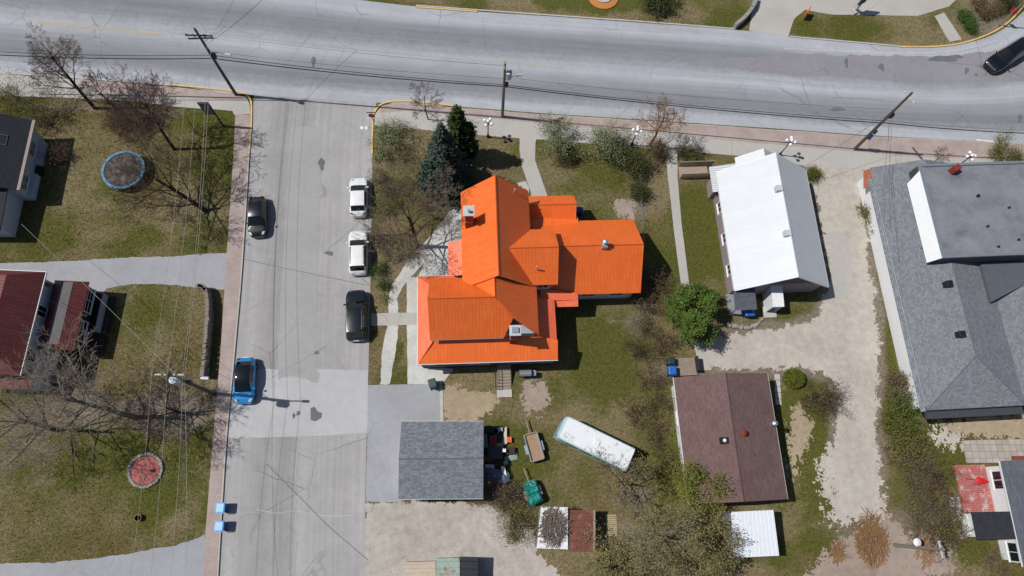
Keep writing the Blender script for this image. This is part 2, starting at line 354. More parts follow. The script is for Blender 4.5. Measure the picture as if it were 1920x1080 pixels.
for L in ([(560,830),(556,860),(553,930),(556,1000),(550,1080)],[(480,955),(520,962),(553,958),(600,966),(660,967)],[(455,485),(520,500),(690,535)],[(500,870),(560,930),(620,990),(690,1050)]): stripe(L,.05,'kerb_concrete' if L[0][1]>820 and L[0][0]<570 and L[0][0]!=500 else 'dark_patch',.0245)
# pavements, drives, paths
def kerb(px, m, h=.12, wd=.16, name='kerb'):
    L = [P(x,y) for x,y in smooth_line(px,6)]; mb = MB(); mb2 = []
    for i,p in enumerate(L):
        d = (L[min(i+1,len(L)-1)]-L[max(0,i-1)]).normalized(); n = Vector((-d.y,d.x,0))*wd/2
        mb.v += [(p.x-n.x,p.y-n.y,-.02),(p.x-n.x,p.y-n.y,h),(p.x+n.x,p.y+n.y,h),(p.x+n.x,p.y+n.y,-.02)]
        if i:
            a = 4*i-4; c = 4*i
            mb.f += [(a,a+1,c+1,c),(a+1,a+2,c+2,c+1),(a+2,a+3,c+3,c+2)]
    o = mb.build(name, m, bevel=.02); o['kind'] = 'structure'; return o
kerb([(780,11),(1000,27),(1200,41),(1380,55)],'kerb_concrete'); kerb([(781,14),(830,17.5),(895,22.5)],'yellow_paint',.125,.17)
kerb([(1480,69),(1600,79.5),(1690,88)],'kerb_concrete'); kerb([(1690,88.3),(1750,88),(1800,82),(1850,66),(1890,42),(1925,5)],'yellow_paint',.125,.18)
kerb([(0,137),(110,144),(320,160)],'kerb_concrete',.1,.2)
kerb([(318,159.5),(400,167),(440,172),(460,177),(470,188),(472,205),(471,240),(468,282)],'yellow_paint',.125,.18)
kerb([(850,199),(800,193),(745,190),(716,196),(702,212),(699,235),(698,290)],'yellow_paint',.125,.18)
kerb([(468,283),(455,490),(440,665),(424.5,830),(411.5,1040),(408,1100)],'kerb_concrete',.15,.12)
sheet('sidewalk_brick', [(442,216),(471,216),(466,300),(454,490),(439,665),(423,830),(410,1040),(405,1120),(380,1120),(386,1000),(400,830),(414,665),(425,490),(438,300)], .135, 'paver_brick', thick=.16)
sheet('sidewalk', [(-60,134),(0,139),(110,146),(320,163),(440,176),(462,182),(468,195),(470,214),(440,216),(436,208),(330,200),(200,186),(60,182),(-60,176)], .045, 'concrete', .05)
sheet('sidewalk_brick', [(150,151),(320,164),(440,177),(462,184),(462,190),(320,182),(150,166)], .05, 'paver_brick', .03)
sheet('sidewalk', [(701,235),(703,214),(716,199),(745,193),(850,202),(1000,213),(1200,226),(1440,242),(1620,255),(1960,271),(1960,330),(1640,330),(1620,318),(1500,310),(1460,296),(1380,292),(1270,282),(1200,276),(1010,262),(880,252),(780,242)], .03, 'concrete', .03)
sheet('sidewalk_brick', [(715,200),(745,194),(850,203),(1000,214),(1200,227),(1440,243),(1620,256),(1960,272),(1960,303),(1700,293),(1440,270),(1200,249),(1000,230),(850,216),(760,208),(712,212)], .036, 'paver_brick', .03)
sheet('driveway', [(-60,497),(200,486),(426,474),(428,545),(395,543),(330,534),(250,531),(200,540),(180,560),(-60,560)], .014, 'drive_asphalt', .1)
sheet('driveway', [(-60,1060),(100,1054),(240,1040),(330,1022),(386,1000),(382,1130),(-60,1130)], .014, 'drive_asphalt', .12)
sheet('parking_pad', [(690,722),(826,720),(829,795),(760,795),(752,942),(686,940)], .02, 'drive_asphalt', .03)
sheet('kerb', [(824,720),(830,720),(832,795),(826,795)], .05, 'kerb_concrete')
def inpoly(X,Y,poly):
    c = np.zeros(X.shape,bool); n = len(poly); j = n-1
    for i in range(n):
        xi,yi = poly[i][:2]; xj,yj = poly[j][:2]; c ^= ((yi>Y)!=(yj>Y)) & (X < (xj-xi)*(Y-yi)/(yj-yi+1e-12)+xi); j = i
    return c
CRUMB = []
asphalt('soil_brown','#7d6d62','#a3958a',0,patchy=.8); asphalt('soil_tan','#83745f','#ab9c84',0,patchy=.8)
def crumbled(name, px, z, m, fade=.5, cell=.11, seed=1):
    """sheet of loose material whose edge breaks up into the grass"""
    poly = [(p.x,p.y) for p in ground_px(smooth_line(px+[px[0]],4)[:-1])]; X0,X1 = min(p[0] for p in poly)-fade,max(p[0] for p in poly)+fade; Y0,Y1 = min(p[1] for p in poly)-fade,max(p[1] for p in poly)+fade
    xa = np.arange(X0,X1,cell); ya = np.arange(Y0,Y1,cell); X,Y = np.meshgrid(xa,ya); d = np.full(X.shape,1e9); n = len(poly)
    for i in range(n):
        ax,ay = poly[i]; bx,by = poly[(i+1)%n]; vx,vy = bx-ax,by-ay; tt = np.clip(((X-ax)*vx+(Y-ay)*vy)/(vx*vx+vy*vy+1e-9),0,1); d = np.minimum(d,np.hypot(X-ax-tt*vx,Y-ay-tt*vy))
    d = np.where(inpoly(X,Y,poly),d,-d); nz_ = .55*(fbm(X,Y,seed,4,.5)-.5)*2+.6*(fbm(X,Y,seed+1,3,2.5)-.5)*2+.35*(np.random.default_rng(seed).random(X.shape)-.5); keep_ = d+fade*nz_*1.6 > 0
    ii,jj = np.nonzero(keep_); k = len(ii); x0 = xa[jj]; y0 = ya[ii]; zz = np.full(k,z); c = cell
    # shared corner vertices
    W_ = len(xa)+1; idx4 = np.stack([ii*W_+jj,ii*W_+jj+1,(ii+1)*W_+jj+1,(ii+1)*W_+jj],-1); u, inv = np.unique(idx4,return_inverse=True); VX = X0+(u%W_)*c; VY = Y0+(u//W_)*c
    jr = np.random.default_rng(seed+5); VX = VX+jr.uniform(-.3,.3,len(u))*c; VY = VY+jr.uniform(-.3,.3,len(u))*c
    me = bpy.data.meshes.new(name); F = inv.reshape(-1,4).astype(np.int32); V = np.stack([VX,VY,np.full(len(u),z)],-1).astype(np.float32)
    me.vertices.add(len(V)); me.vertices.foreach_set('co',V.ravel()); me.loops.add(4*k); me.loops.foreach_set('vertex_index',F.ravel()); me.polygons.add(k); me.polygons.foreach_set('loop_start',np.arange(0,4*k,4,dtype=np.int32)); me.polygons.foreach_set('loop_total',np.full(k,4,np.int32)); me.update(calc_edges=True)
    me.materials.append(MATS[m]); o = bpy.data.objects.new(name,me); col.objects.link(o); o['kind'] = 'structure'; CRUMB.append((xa[0],ya[0],cell,keep_)); return o
crumbled('dirt_yard', [(686,942),(760,942),(905,947),(960,964),(1000,1000),(1010,1040),(1060,1130),(686,1130)], .006, 'dirt_yard', .35, seed=31)
crumbled('gravel_lane', LANE, .008, 'gravel', .55, cell=.085, seed=41)
crumbled('gravel_lane', [(1545,930),(1640,920),(1660,960),(1600,990),(1550,970)], .0065, 'gravel', 1.3, seed=47)
crumbled('gravel_patch', [(1530,870),(1560,840),(1575,900),(1550,940)], .0055, 'gravel', .9, seed=71)
crumbled('bare_soil', [(1745,812),(1795,808),(1800,840),(1760,842)], .005, 'gravel', 1.0, seed=73)
crumbled('bare_soil', [(1750,785),(1960,776),(1960,812),(1800,818)], .0045, 'soil_tan', .9, seed=75)
crumbled('bare_soil', [(1500,760),(1520,800),(1505,860),(1482,900),(1480,820)], .0045, 'soil_tan', 1.0, seed=77)
crumbled('bare_soil', [(1195,375),(1165,380),(1150,400),(1185,408)], .0045, 'soil_brown', .8, seed=79)
crumbled('bare_soil', [(985,730),(1025,735),(1015,775),(990,765)], .0045, 'soil_brown', 1.2, seed=81)
crumbled('bare_soil', [(1560,1030),(1650,960),(1700,1000),(1770,1010),(1790,1075),(1640,1110),(1500,1100)], .005, 'soil_brown', .8, seed=53)
crumbled('bare_soil', [(832,725),(925,738),(930,770),(870,785),(834,790)], .005, 'soil_tan', .6, seed=57)
asphalt('old_tar', '#95928d', '#b3afaa', 0, patchy=.5)
crumbled('tar_patch', [(1553,440),(1585,440),(1592,500),(1590,545),(1572,555),(1560,540),(1556,480)], .013, 'old_tar', .7, seed=61)
sheet('top_driveway', [(1405,58),(1478,70),(1488,36),(1510,18),(1560,28),(1650,28),(1720,30),(1780,12),(1830,-40),(1400,-40),(1412,0)], .016, 'concrete', .05)
sheet('footpath', [(974,249),(1012,251),(1004,265),(1003,300),(1026,366),(1026,374),(996,374),(996,362),(978,310),(974,280)], .034, 'concrete', .02)
sheet('footpath', [(1248,280),(1270,282),(1270,330),(1278,420),(1292,535),(1304,600),(1334,694),(1312,694),(1290,600),(1277,535),(1262,420),(1252,330)], .034, 'concrete', .02)
sheet('footpath', [(696,588),(784,586),(784,609),(696,611)], .034, 'concrete', .02)
sheet('gravel_path', [(712,720),(731,720),(737,680),(748,615),(744,560),(756,536),(790,500),(842,450),(868,420),(868,388),(845,396),(800,450),(770,480),(735,535),(729,560),(730,600),(716,660)], .022, 'white_gravel', .09, .3, 9)
sheet('gravel_bed', [(762,520),(784,520),(784,684),(850,692),(828,720),(764,720)], .018, 'white_gravel', .06, .3, 4)
sheet('flagstone_patio', [(842,418),(868,400),(868,518),(784,522),(800,485)], .02, 'white_gravel', .08, .3, 4)
sheet('stone_slab', [(970,343),(986,340),(992,352),(992,362),(975,352)], .06, 'kerb_concrete', .02)
sheet('step_slab', [(846,415),(868,410),(868,448),(848,449)], .1, 'kerb_concrete')
sheet('patio', [(1804,826),(1990,822),(1990,868),(1812,868)], .03, 'patio_block', .02)
sheet('footpath', [(1777,932),(1808,932),(1814,1008),(1796,1012),(1784,970)], .03, 'concrete', .05)

# ================================================================== BUILDINGS
tilemat('orange_metal', '#ea6c2b', '#ee7431', '#c85522', 1.2, .3, .012, .4, swap=True, bmp=.35, blotch=.16)
tilemat('red_metal', '#7a3a36', '#86443f', '#54282a', 1.2, .3, .012, .5, swap=True, bmp=.5, blotch=.2)
tilemat('salmon_metal', '#ee6d44', '#f07850', '#c4563a', .9, .22, .014, .5, bmp=.4, blotch=.1)
tilemat('grey_shingle', '#6e7177', '#85888d', '#65686e', .25, .2, .014, .9, bias=-.1, bmp=.3, blotch=.15)
tilemat('grey_shingle_plain', '#6a6f78', '#898e96', '#5d626b', .26, .18, .014, .9, bias=-.1, bmp=.3, blotch=.2)
tilemat('brown_shingle', '#6a5250', '#77605c', '#594442', .3, .14, .01, .95, bmp=.25, blotch=.3)
tilemat('dark_shingle', '#26272e', '#30323a', '#1c1d22', .3, .14, .01, .95, bmp=.25, blotch=.2)
tilemat('slate_shingle', '#4d525b', '#5b616b', '#3f444c', .5, .15, .012, .9, bmp=.25, blotch=.2)
tilemat('white_roof','#cdd1d5','#c9cdd1','#bcc1c6',2.6,.42,.012,.42,swap=True,bmp=.1,blotch=.06)
mat('white_trim', '#d9dadb', .6, .05); mat('white_siding', '#d3d5d6', .6, .06); mat('blue_white_siding', '#b9c4cf', .6, .06)
mat('mauve_siding', '#8c7f84', .7, .06, 1, 12); mat('grey_siding', '#8f99a3', .7, .08); mat('dark_wood', '#2b2523', .8, .2)
mat('grey_wood', '#80858a', .8, .15); mat('weathered_wood', '#8f8376', .9, .2, 3, 20); mat('brick_red', '#7c2a1c', .85, .15, 4, 30)
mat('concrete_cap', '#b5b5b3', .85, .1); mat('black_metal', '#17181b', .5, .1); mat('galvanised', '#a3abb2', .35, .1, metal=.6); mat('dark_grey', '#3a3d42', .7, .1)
tilemat('siding', '#c9ccce', '#c9ccce', '#a3a8ab', 50, .13, .012, .6, kind='Object', bmp=.3, blotch=.05)
glassmat('window_glass', '#151d22')
mat('foundation', '#8b8882', .9, .1)
def lc(e, px, py, z=0.):
    p = P(px,py,z)-Vector(e.location); a = -e.rotation_euler.z; c, s = math.cos(a), math.sin(a)
    return (p.x*c-p.y*s, p.x*s+p.y*c, z)
def gable_walls(mb, u0,u1,v0,v1, z0, ze, zr, axis):
    mb.box(u0,u1,v0,v1,z0,ze)
    if axis == 'u':
        c = (v0+v1)/2
        for u in (u0,u1): mb.add([(u,v0,ze),(u,v1,ze),(u,c,zr)], [(0,1,2),(2,1,0)])
    else:
        c = (u0+u1)/2
        for v in (v0,v1): mb.add([(u0,v,ze),(u1,v,ze),(c,v,zr)], [(0,1,2),(2,1,0)])
def gable_house(e, u0,u1,v0,v1, ze, zr, axis, wall, roof, ov=.35, th=.12, name='roof', wname='wall', z0=0, trim=None):
    """roof outline u0..v1 at the eaves, walls inset by the overhang"""
    mb = MB(); ins = ov; sl = (zr-ze)/((v1-v0)/2 if axis=='u' else (u1-u0)/2)
    zw = ze+sl*ins-.13; zt = zr-.14
    gable_walls(mb, u0+ins,u1-ins,v0+ins,v1-ins, z0, zw, zt, axis)
    wo = mb.build(wname, wall, e); r = MB()
    if axis == 'u':
        c = (v0+v1)/2; r.slab([(u0,v0,ze),(u1,v0,ze),(u1,c,zr),(u0,c,zr)],th); r.slab([(u0,c,zr),(u1,c,zr),(u1,v1,ze),(u0,v1,ze)],th)
    else:
        c = (u0+u1)/2; r.slab([(u0,v0,ze),(u0,v1,ze),(c,v1,zr),(c,v0,zr)],th); r.slab([(c,v0,zr),(c,v1,zr),(u1,v1,ze),(u1,v0,ze)],th)
    ro = r.build(name, roof, e)
    cap = MB()
    if axis == 'u': cap.tube([(u0+.01,c,zr+.01),(u1-.01,c,zr+.01)], .05, 6)
    else: cap.tube([(c,v0+.01,zr+.01),(c,v1-.01,zr+.01)], .05, 6)
    cap.build('ridge_cap', roof, ro)
    if trim:
        bxs = [(u0,u1,v0-.03,v0-.003),(u0,u1,v1+.003,v1+.03)] if axis == 'u' else [(u0-.03,u0-.003,v0,v1),(u1+.003,u1+.03,v0,v1)]
        for bb in bxs: MB().box(*bb,ze-.2,ze-.01).build('fascia',trim,ro)
    return wo, ro
def window(e, c, face, w_, h_, frame='white_trim', sill=True, bars=0):
    """face: '+u','-u','+v','-v' outward direction; c = centre on the wall plane"""
    sg = 1 if face[0]=='+' else -1; ax = face[1]
    def bx(mb, a0,a1,d0,d1,z0,z1):
        d0, d1 = sorted((d0*sg, d1*sg))
        if ax == 'u': mb.box(c[0]+d0,c[0]+d1,c[1]+a0,c[1]+a1,c[2]+z0,c[2]+z1)
        else: mb.box(c[0]+a0,c[0]+a1,c[1]+d0,c[1]+d1,c[2]+z0,c[2]+z1)
    p = MB(); bx(p,-w_/2,w_/2,.004,.03,-h_/2,h_/2); po = p.build('window','window_glass',e)
    f = MB(); t_ = .09
    bx(f,-w_/2-t_,w_/2+t_,.002,.075,h_/2,h_/2+t_); bx(f,-w_/2-t_,w_/2+t_,.002,.075,-h_/2-t_,-h_/2)
    bx(f,-w_/2-t_,-w_/2,.002,.07,-h_/2,h_/2); bx(f,w_/2,w_/2+t_,.002,.07,-h_/2,h_/2)
    bx(f,-.025,.025,.031,.06,-h_/2,h_/2)
    for i in range(bars):
        z = -h_/2+h_*(i+1)/(bars+1); bx(f,-w_/2,w_/2,.031,.055,z-.03,z+.03)
    f.build('window_frame',frame,po)
    if sill:
        s_ = MB(); bx(s_,-w_/2-.14,w_/2+.14,.002,.14,-h_/2-t_-.06,-h_/2-t_-.003); s_.build('window_sill',frame,po)
    return po

# ---- orange-roofed house
e = thing('orange_roof_house', 'large house with bright orange metal roofs and wraparound porch', 'house', (0,19,0), rad(2.3))
OH = e
# north block
mb = MB(); gable_walls(mb,-1.7,3.95,-.1,8.85,0,5.75,8.75,'v'); mb.build('wall','grey_siding',e)
r = MB(); c = 1.13; r.slab([(-2.05,-.25,5.6),(-2.05,9.2,5.6),(c,9.2,9.),(c,-.25,9.)]); r.slab([(c,-.25,9.),(c,9.2,9.),(4.3,9.2,5.6),(4.3,-.25,5.6)])
ro = r.build('roof','orange_metal',e); MB().tube([(c,-.24,9.01),(c,9.19,9.01)],.05,6).build('ridge_cap','orange_metal',ro)
# south block, L-shaped ridge
mb = MB(); mb.box(-4.7,4.3,-4.5,.55,0,5.3); mb.add([(-4.7,-4.5,5.3),(-4.7,.55,5.3),(-4.7,-1.97,8.2)],[(0,1,2),(2,1,0)]); mb.build('wall','grey_siding',e)
def ez(u,v): return 8.4+(-3.1)*(u-.77)/3.85
def szz(v): return 8.4-3.2*(-1.97-v)/2.85
r = MB()
nz = 6.79
r.slab([(-5.0,-4.82,5.2),(1.5,-4.82,5.2),(2.3,-3.5,szz(-3.5)),(.77,-1.97,8.4),(-5.0,-1.97,8.4)])          # south face
r.slab([(-5.0,-1.97,8.4),(.77,-1.97,8.4),(-2.02,.85,5.24),(-5.0,.88,5.2)])                                   # north face
r.slab([(.77,-.2,8.4),(.77,-1.97,8.4),(2.3,-3.5,ez(2.3,0)),(4.62,-4.75,ez(4.62,0)),(4.62,-.2,ez(4.62,0))])   # east face
r.slab([(.77,-.2,8.4),(.77,-1.97,8.4),(-2.02,.85,5.24),(-2.02,-.2+.9,5.24)])
ro = r.build('roof','orange_metal',e)
MB().tube([(-4.99,-1.97,8.41),(.77,-1.97,8.41),(.77,-.2,8.41)],.05,6).build('ridge_cap','orange_metal',ro)
MB().tube([(.77,-1.97,8.4),(2.3,-3.5,szz(-3.5)+.02)],.045,6).build('hip_cap','orange_metal',ro)
MB().box(-4.98,1.45,-4.86,-4.825,5.0,5.17).build('fascia','mauve_siding',ro)
# cross-gable block to the east
mb = MB(); gable_walls(mb,2.2,6.2,.15,5.05,0,5.75,7.75,'u'); mb.build('wall','grey_siding',e)
r = MB(); c = 2.6
r.slab([(3.6,-.12,5.55),(6.55,-.12,5.55),(6.55,c,7.95),(2.1,c,7.95),(3.4,.4,6.0)]); r.slab([(2.1,c,7.95),(6.55,c,7.95),(6.55,5.3,5.55),(4.2,5.3,5.55)])
ro = r.build('roof','orange_metal',e); MB().tube([(2.1,c,7.96),(6.54,c,7.96)],.045,6).build('ridge_cap','orange_metal',ro)
window(e,(5.3,.15,4.6),'-v',.9,1.1)
# east wing
gable_house(e, 4.4,14.65,-.34,7.15, 3.0,6.0,'u','siding','orange_metal',ov=.4)
window(e,(9.9,.06,1.7),'-v',1.2,.9); window(e,(12.6,.06,1.7),'-v',1.2,.9)
# small north-east gable and the low roof in its corner
gable_house(e, 4.3,9.0,6.9,9.85, 3.0,4.2,'u','grey_siding','orange_metal',ov=.3)
MB().slab([(4.3,5.9,3.75),(9.2,6.6,3.35),(9.2,7.6,3.12),(4.3,7.6,3.42)],.05).build('roof','orange_metal',e)
# west lean-to
MB().slab([(-3.4,1.7,3.0),(-3.4,5.2,3.0),(-1.72,5.2,3.75),(-1.72,1.7,3.75)]).build('lean_to_roof','salmon_metal',e)
MB().box(-3.2,-1.7,1.8,5.0,0,2.9).build('wall','grey_siding',e)
# wraparound porch roof (west, north return, south, east) with fascia
pr = MB()
pr.slab([(-6.25,-6.57,3.3),(-6.25,1.64,3.5),(-5.15,.62,4.4),(-4.71,-4.5,4.4),(-4.9,-4.9,4.35)])
pr.slab([(-6.25,1.64,3.5),(-3.3,1.66,3.5),(-2.1,1.2,3.95),(-2.1,.6,4.45),(-5.15,.6,4.45)])
pr.build('porch_roof','salmon_metal',e)
pr = MB(); pr.slab([(-6.25,-6.57,3.3),(6.4,-6.55,3.3),(6.4,-4.9,4.1),(4.3,-4.5,4.3),(-4.7,-4.5,4.35)])
ro = pr.build('porch_roof','orange_metal',e)
f = MB(); f.box(-6.28,6.42,-6.62,-6.575,3.08,3.29); f.build('fascia','white_trim',ro)
MB().box(-6.31,-6.255,-6.6,1.68,3.1,3.3).build('fascia','white_trim',ro); MB().box(-6.31,-3.3,1.682,1.72,3.28,3.48).build('fascia','white_trim',ro)
pr = MB(); pr.slab([(4.75,-4.95,4.05),(6.4,-4.95,3.45),(6.4,-.9,3.45),(4.75,-.9,4.05)])
pr.build('porch_roof','salmon_metal',e)
pr = MB(); pr.slab([(5.1,-.95,3.5),(8.65,-.95,3.1),(8.65,-.3,3.3),(5.1,.1,3.75)]); pr.slab([(6.4,-1.5,3.0),(8.65,-1.5,2.95),(8.65,-.9,3.12),(6.4,-.9,3.2)]); pr.build('porch_roof','salmon_metal',e)
# porch floor, posts, railing, lattice skirt
fl = MB(); fl.box(-6.1,6.2,-6.35,-4.5,.85,1.0); fl.box(-6.1,-4.72,-4.5,1.5,.85,1.0); fl.box(4.35,6.2,-4.5,-.6,.85,1.0); fl.build('porch_floor','grey_wood',e)
MB().box(-6.0,6.1,-6.3,-6.2,0,.84).build('porch_skirt','dark_wood',e); MB().box(-6.05,-5.95,-6.2,1.4,0,.84).build('porch_skirt','dark_wood',e); MB().box(6.0,6.1,-6.2,-.7,0,.84).build('porch_skirt','dark_wood',e)
for u in (-6.0,-3.9,-1.8,.2,1.9,4.0,6.1): MB().box(u-.07,u+.07,-6.33,-6.19,1.0,3.3).build('porch_post','grey_wood',e)
for v in (-4.2,-2.,.2): MB().box(-6.07,-5.93,v-.07,v+.07,1.0,3.35).build('porch_post','grey_wood',e)
for (a,b_) in ((-6.0,-3.9),(-3.9,-1.8),(-1.8,.2),(2.0,4.0),(4.0,6.1)):
    f = MB(); f.box(a+.075,b_-.075,-6.3,-6.22,1.85,1.95); f.box(a+.075,b_-.075,-6.28,-6.24,1.15,1.2)
    k = a+.2
    while k < b_-.1: f.box(k-.02,k+.02,-6.275,-6.245,1.2,1.85); k += .16
    f.build('porch_railing','grey_siding',e)
MB().box(-1.8,.2,-6.34,-6.335,1.0,1.9).build('porch_screen','grey_siding',e)
# back stairs
st = lc(e,943,690); sb = lc(e,943,740); u0, u1 = lc(e,929,720)[0], lc(e,957,720)[0]
NS = 8; v0_, v1_ = -6.4, sb[1]+.5
for i in range(NS):
    vv = v0_+(v1_-v0_)*(i+.5)/NS; dv = abs(v1_-v0_)/NS
    MB().box(u0+.25,u1,vv-dv*.46,vv+dv*.46,.95-.115*(i+.5)-.05,.95-.115*(i+.5)).build('stair_tread','weathered_wood',e)
for u in (u0+.22,u1+.04):
    f = MB(); f.add([(u-.03,v0_,.9),(u+.03,v0_,.9),(u+.03,v1_,.02),(u-.03,v1_,.02),(u-.03,v0_,.62),(u+.03,v0_,.62),(u+.03,v1_,-.2),(u-.03,v1_,-.2)],[(0,1,2,3),(7,6,5,4),(0,3,7,4),(1,5,6,2),(0,4,5,1),(3,2,6,7)]); f.build('stair_stringer','weathered_wood',e)
f = MB(); f.tube([(u0,v0_,1.85),(u0,v1_,.95)],.035,6); 
for i in range(8):
    q = i/7; vv = v0_+(v1_-v0_)*q; f.tube([(u0,vv,1.85-.9*q),(u0,vv,.9-.88*q)],.02,5)
f.tube([(u0,v0_,1.4),(u0,v1_,.5)],.02,5); f.build('handrail','black_metal',e)
MB().box(u0+.1,u1+.1,v1_-.75,v1_-.03,0,.09).build('landing_slab','kerb_concrete',e)
# chimneys, pipes
def chimney(e, u,v, z0,z1, w_, d_, cap, flue=True, m='brick_red'):
    ch = MB().box(u-w_/2,u+w_/2,v-d_/2,v+d_/2,z0,z1).build('chimney',m,e)
    MB().box(u-w_/2-.14,u+w_/2+.14,v-d_/2-.14,v+d_/2+.14,z1+.002,z1+.12).build('chimney_cap',cap,ch,bevel=.02)
    MB().box(u-w_/2-.02,u+w_/2+.02,v-d_/2-.02,v+d_/2+.02,z0+(z1-z0)*.55,z0+(z1-z0)*.55+.05).build('brick_band','concrete_cap',ch)
    if flue: MB().cyl((u+.02,v-.12),.13,z1+.12,z1+.5,12).build('flue','galvanised',ch)
    else: MB().box(u-.28,u+.28,v-.24,v+.24,z1+.125,z1+.3).build('flue','galvanised',ch)
q = lc(e,879,396,9.2); chimney(e,q[0],q[1],5.5,9.2,.72,.72,'concrete_cap')
q = lc(e,966,620,7.6); chimney(e,q[0],q[1],3.6,7.6,.72,.66,'concrete_cap',flue=False)
q = lc(e,1135,457,6.5); f = MB().box(q[0]-.25,q[0]+.25,q[1]-.3,q[1]+.3,5.5,6.35).build('vent_box','galvanised',e); MB().lathe((q[0],q[1]+.1),[(.17,6.35),(.17,6.75),(.24,6.8),(.24,6.92),(.1,6.99)],12).build('vent_cap','galvanised',f)
for px,py,z in ((965,356,7.6),(1006,500,7.4),(925,617,5.7)):
    q = lc(e,px,py,z); MB().cyl((q[0],q[1]),.06,z-.6,z+.15,8).build('vent_pipe','concrete_cap',e)
q = lc(e,1068,522,3.7); MB().lathe((q[0],q[1]),[(.2,q[2]-.1),(.2,q[2]+.15),(.12,q[2]+.22)],10).build('roof_vent','black_metal',e)
window(e,(-3.6,-4.5,2.2),'-v',1.2,1.2); window(e,(0.,-4.5,2.2),'-v',.9,1.9,sill=False); window(e,(3.2,-4.5,2.2),'-v',1.2,1.2)

# ---- white-roofed mauve house
e = thing('white_roof_house', 'mauve sided house with a white metal gable roof', 'house', (*P(1470,470)[:2],0), rad(3.0)); WH = e
a = lc(e,1377,543,2.8); bq = lc(e,1554,536,2.8); nw = lc(e,1510,309,2.8)
U0, U1, V0, V1 = a[0], bq[0], a[1]-.05, lc(e,1345,330,2.8)[1]+.4
gable_house(e,U0,U1,V0,V1,2.8,6.5,'v','mauve_siding','white_roof',ov=.35,trim='white_trim')
for py_,px_ in ((388,1350),(446,1357),(505,1366)):
    q = lc(e,px_,py_,1.6); window(e,(U0+.35,q[1],1.7),'-u',.95,1.25)
for v in (V0-.045,V1+.045):
    c = (U0+U1)/2
    for (x0,x1) in ((U0,c-.005),(U1,c+.005)): MB().slab([(x0,v-.04,2.78),(x0,v+.04,2.78),(x1,v+.04,6.48),(x1,v-.04,6.48)],.16).build('rake_board','white_trim',e)
# lower north roofs (lean-to on the west corner, small front gable)
A_ = lc(e,1327,313,2.3); B_ = lc(e,1339,360,2.3); ua = (A_[0]+B_[0])/2
zl = lambda u: 2.3+.2*(u-ua)
r = MB(); r.slab([(ua,A_[1],2.3),(ua,B_[1],2.3),(U0+.5,B_[1],zl(U0+.5)),(U0+.5,V1-.1,zl(U0+.5)),(U0+3.6,V1+.02,zl(U0+3.6)),(U0+3.6,A_[1]+.1,zl(U0+3.6))],.08); ro = r.build('lean_to_roof','white_roof',e)
for i in range(12):
    vv = A_[1]+.05-(A_[1]-B_[1])*(i+.3)/12; ue = U0+3.5 if vv > V1+.1 else U0+.4; MB().tube([(ua,vv,2.325),(ue,vv,zl(ue)+.025)],.03,4).build('roof_rib','white_roof',ro)
MB().box(ua+.3,U0+.36,B_[1]+.3,V1,0,2.2).build('porch_wall','mauve_siding',e); MB().box(U0+.4,U0+3.4,V1,A_[1]-.2,0,2.2).build('porch_wall','mauve_siding',e)
pk = lc(e,1431,279,4.6)
r = MB(); r.slab([(pk[0]-2.3,V1-.1,2.9),(pk[0]-2.3,pk[1],2.9),(pk[0],pk[1],4.7),(pk[0],V1-.1,4.7)],.1); r.slab([(pk[0],pk[1],4.7),(pk[0]+2.3,pk[1],2.9),(pk[0]+2.3,V1-.1,2.9),(pk[0],V1-.1,4.7)],.1)
r.build('porch_roof','white_roof',e); MB().box(pk[0]-2.0,pk[0]+2.0,V1-.3,pk[1]-.3,0,2.9).build('porch_wall','mauve_siding',e)
for px_,py_ in ((1461,353),(1477,437)):
    q = lc(e,px_,py_,6.5); MB().box(q[0]-.28,q[0]+.28,q[1]-.28,q[1]+.28,6.0,6.65).build('roof_vent','white_roof',e)
# south entrances
q0, q1 = lc(e,1376,552,2.3), lc(e,1420,580,2.2)
r = MB().slab([(q0[0],V0+.38,2.45),(q1[0],V0+.38,2.45),(q1[0],q1[1],2.15),(q0[0],q1[1],2.15)],.08).build('porch_roof','slate_shingle',e)
for u in (q0[0]+.1,q1[0]-.1): MB().box(u-.05,u+.05,q1[1]+.1,q1[1]+.2,0,2.1).build('porch_post','grey_wood',e)
MB().box(q0[0],q1[0],q1[1]+.05,V0+.34,0,.35).build('porch_floor','grey_wood',e)
d0 = lc(e,1447,554,2.3); d1 = lc(e,1471,575,2.2)
MB().slab([(d0[0],V0+.4,2.5),(d1[0],V0+.4,2.5),(d1[0],d1[1],2.2),(d0[0],d1[1],2.2)],.08).build('porch_roof','white_trim',e)
MB().box(d0[0]+.05,d0[0]+.12,d1[1]+.05,V0+.34,0,2.3).build('porch_wall','white_siding',e); MB().box(d1[0]-.12,d1[0]-.05,d1[1]+.05,V0+.34,0,2.3).build('porch_wall','white_siding',e)
MB().box(d0[0]-.2,d1[0],d1[1]-.5,d1[1]+.6,0,.2).build('door_step','kerb_concrete',e)
MB().box(d0[0]+.25,d1[0]-.25,V0+.28,V0+.345,.2,2.15).build('door','white_trim',e)
MB().box(U1-3.6,U1-.4,V0+.345,V0+.36,0,.5).build('foundation_skirt','foundation',e)

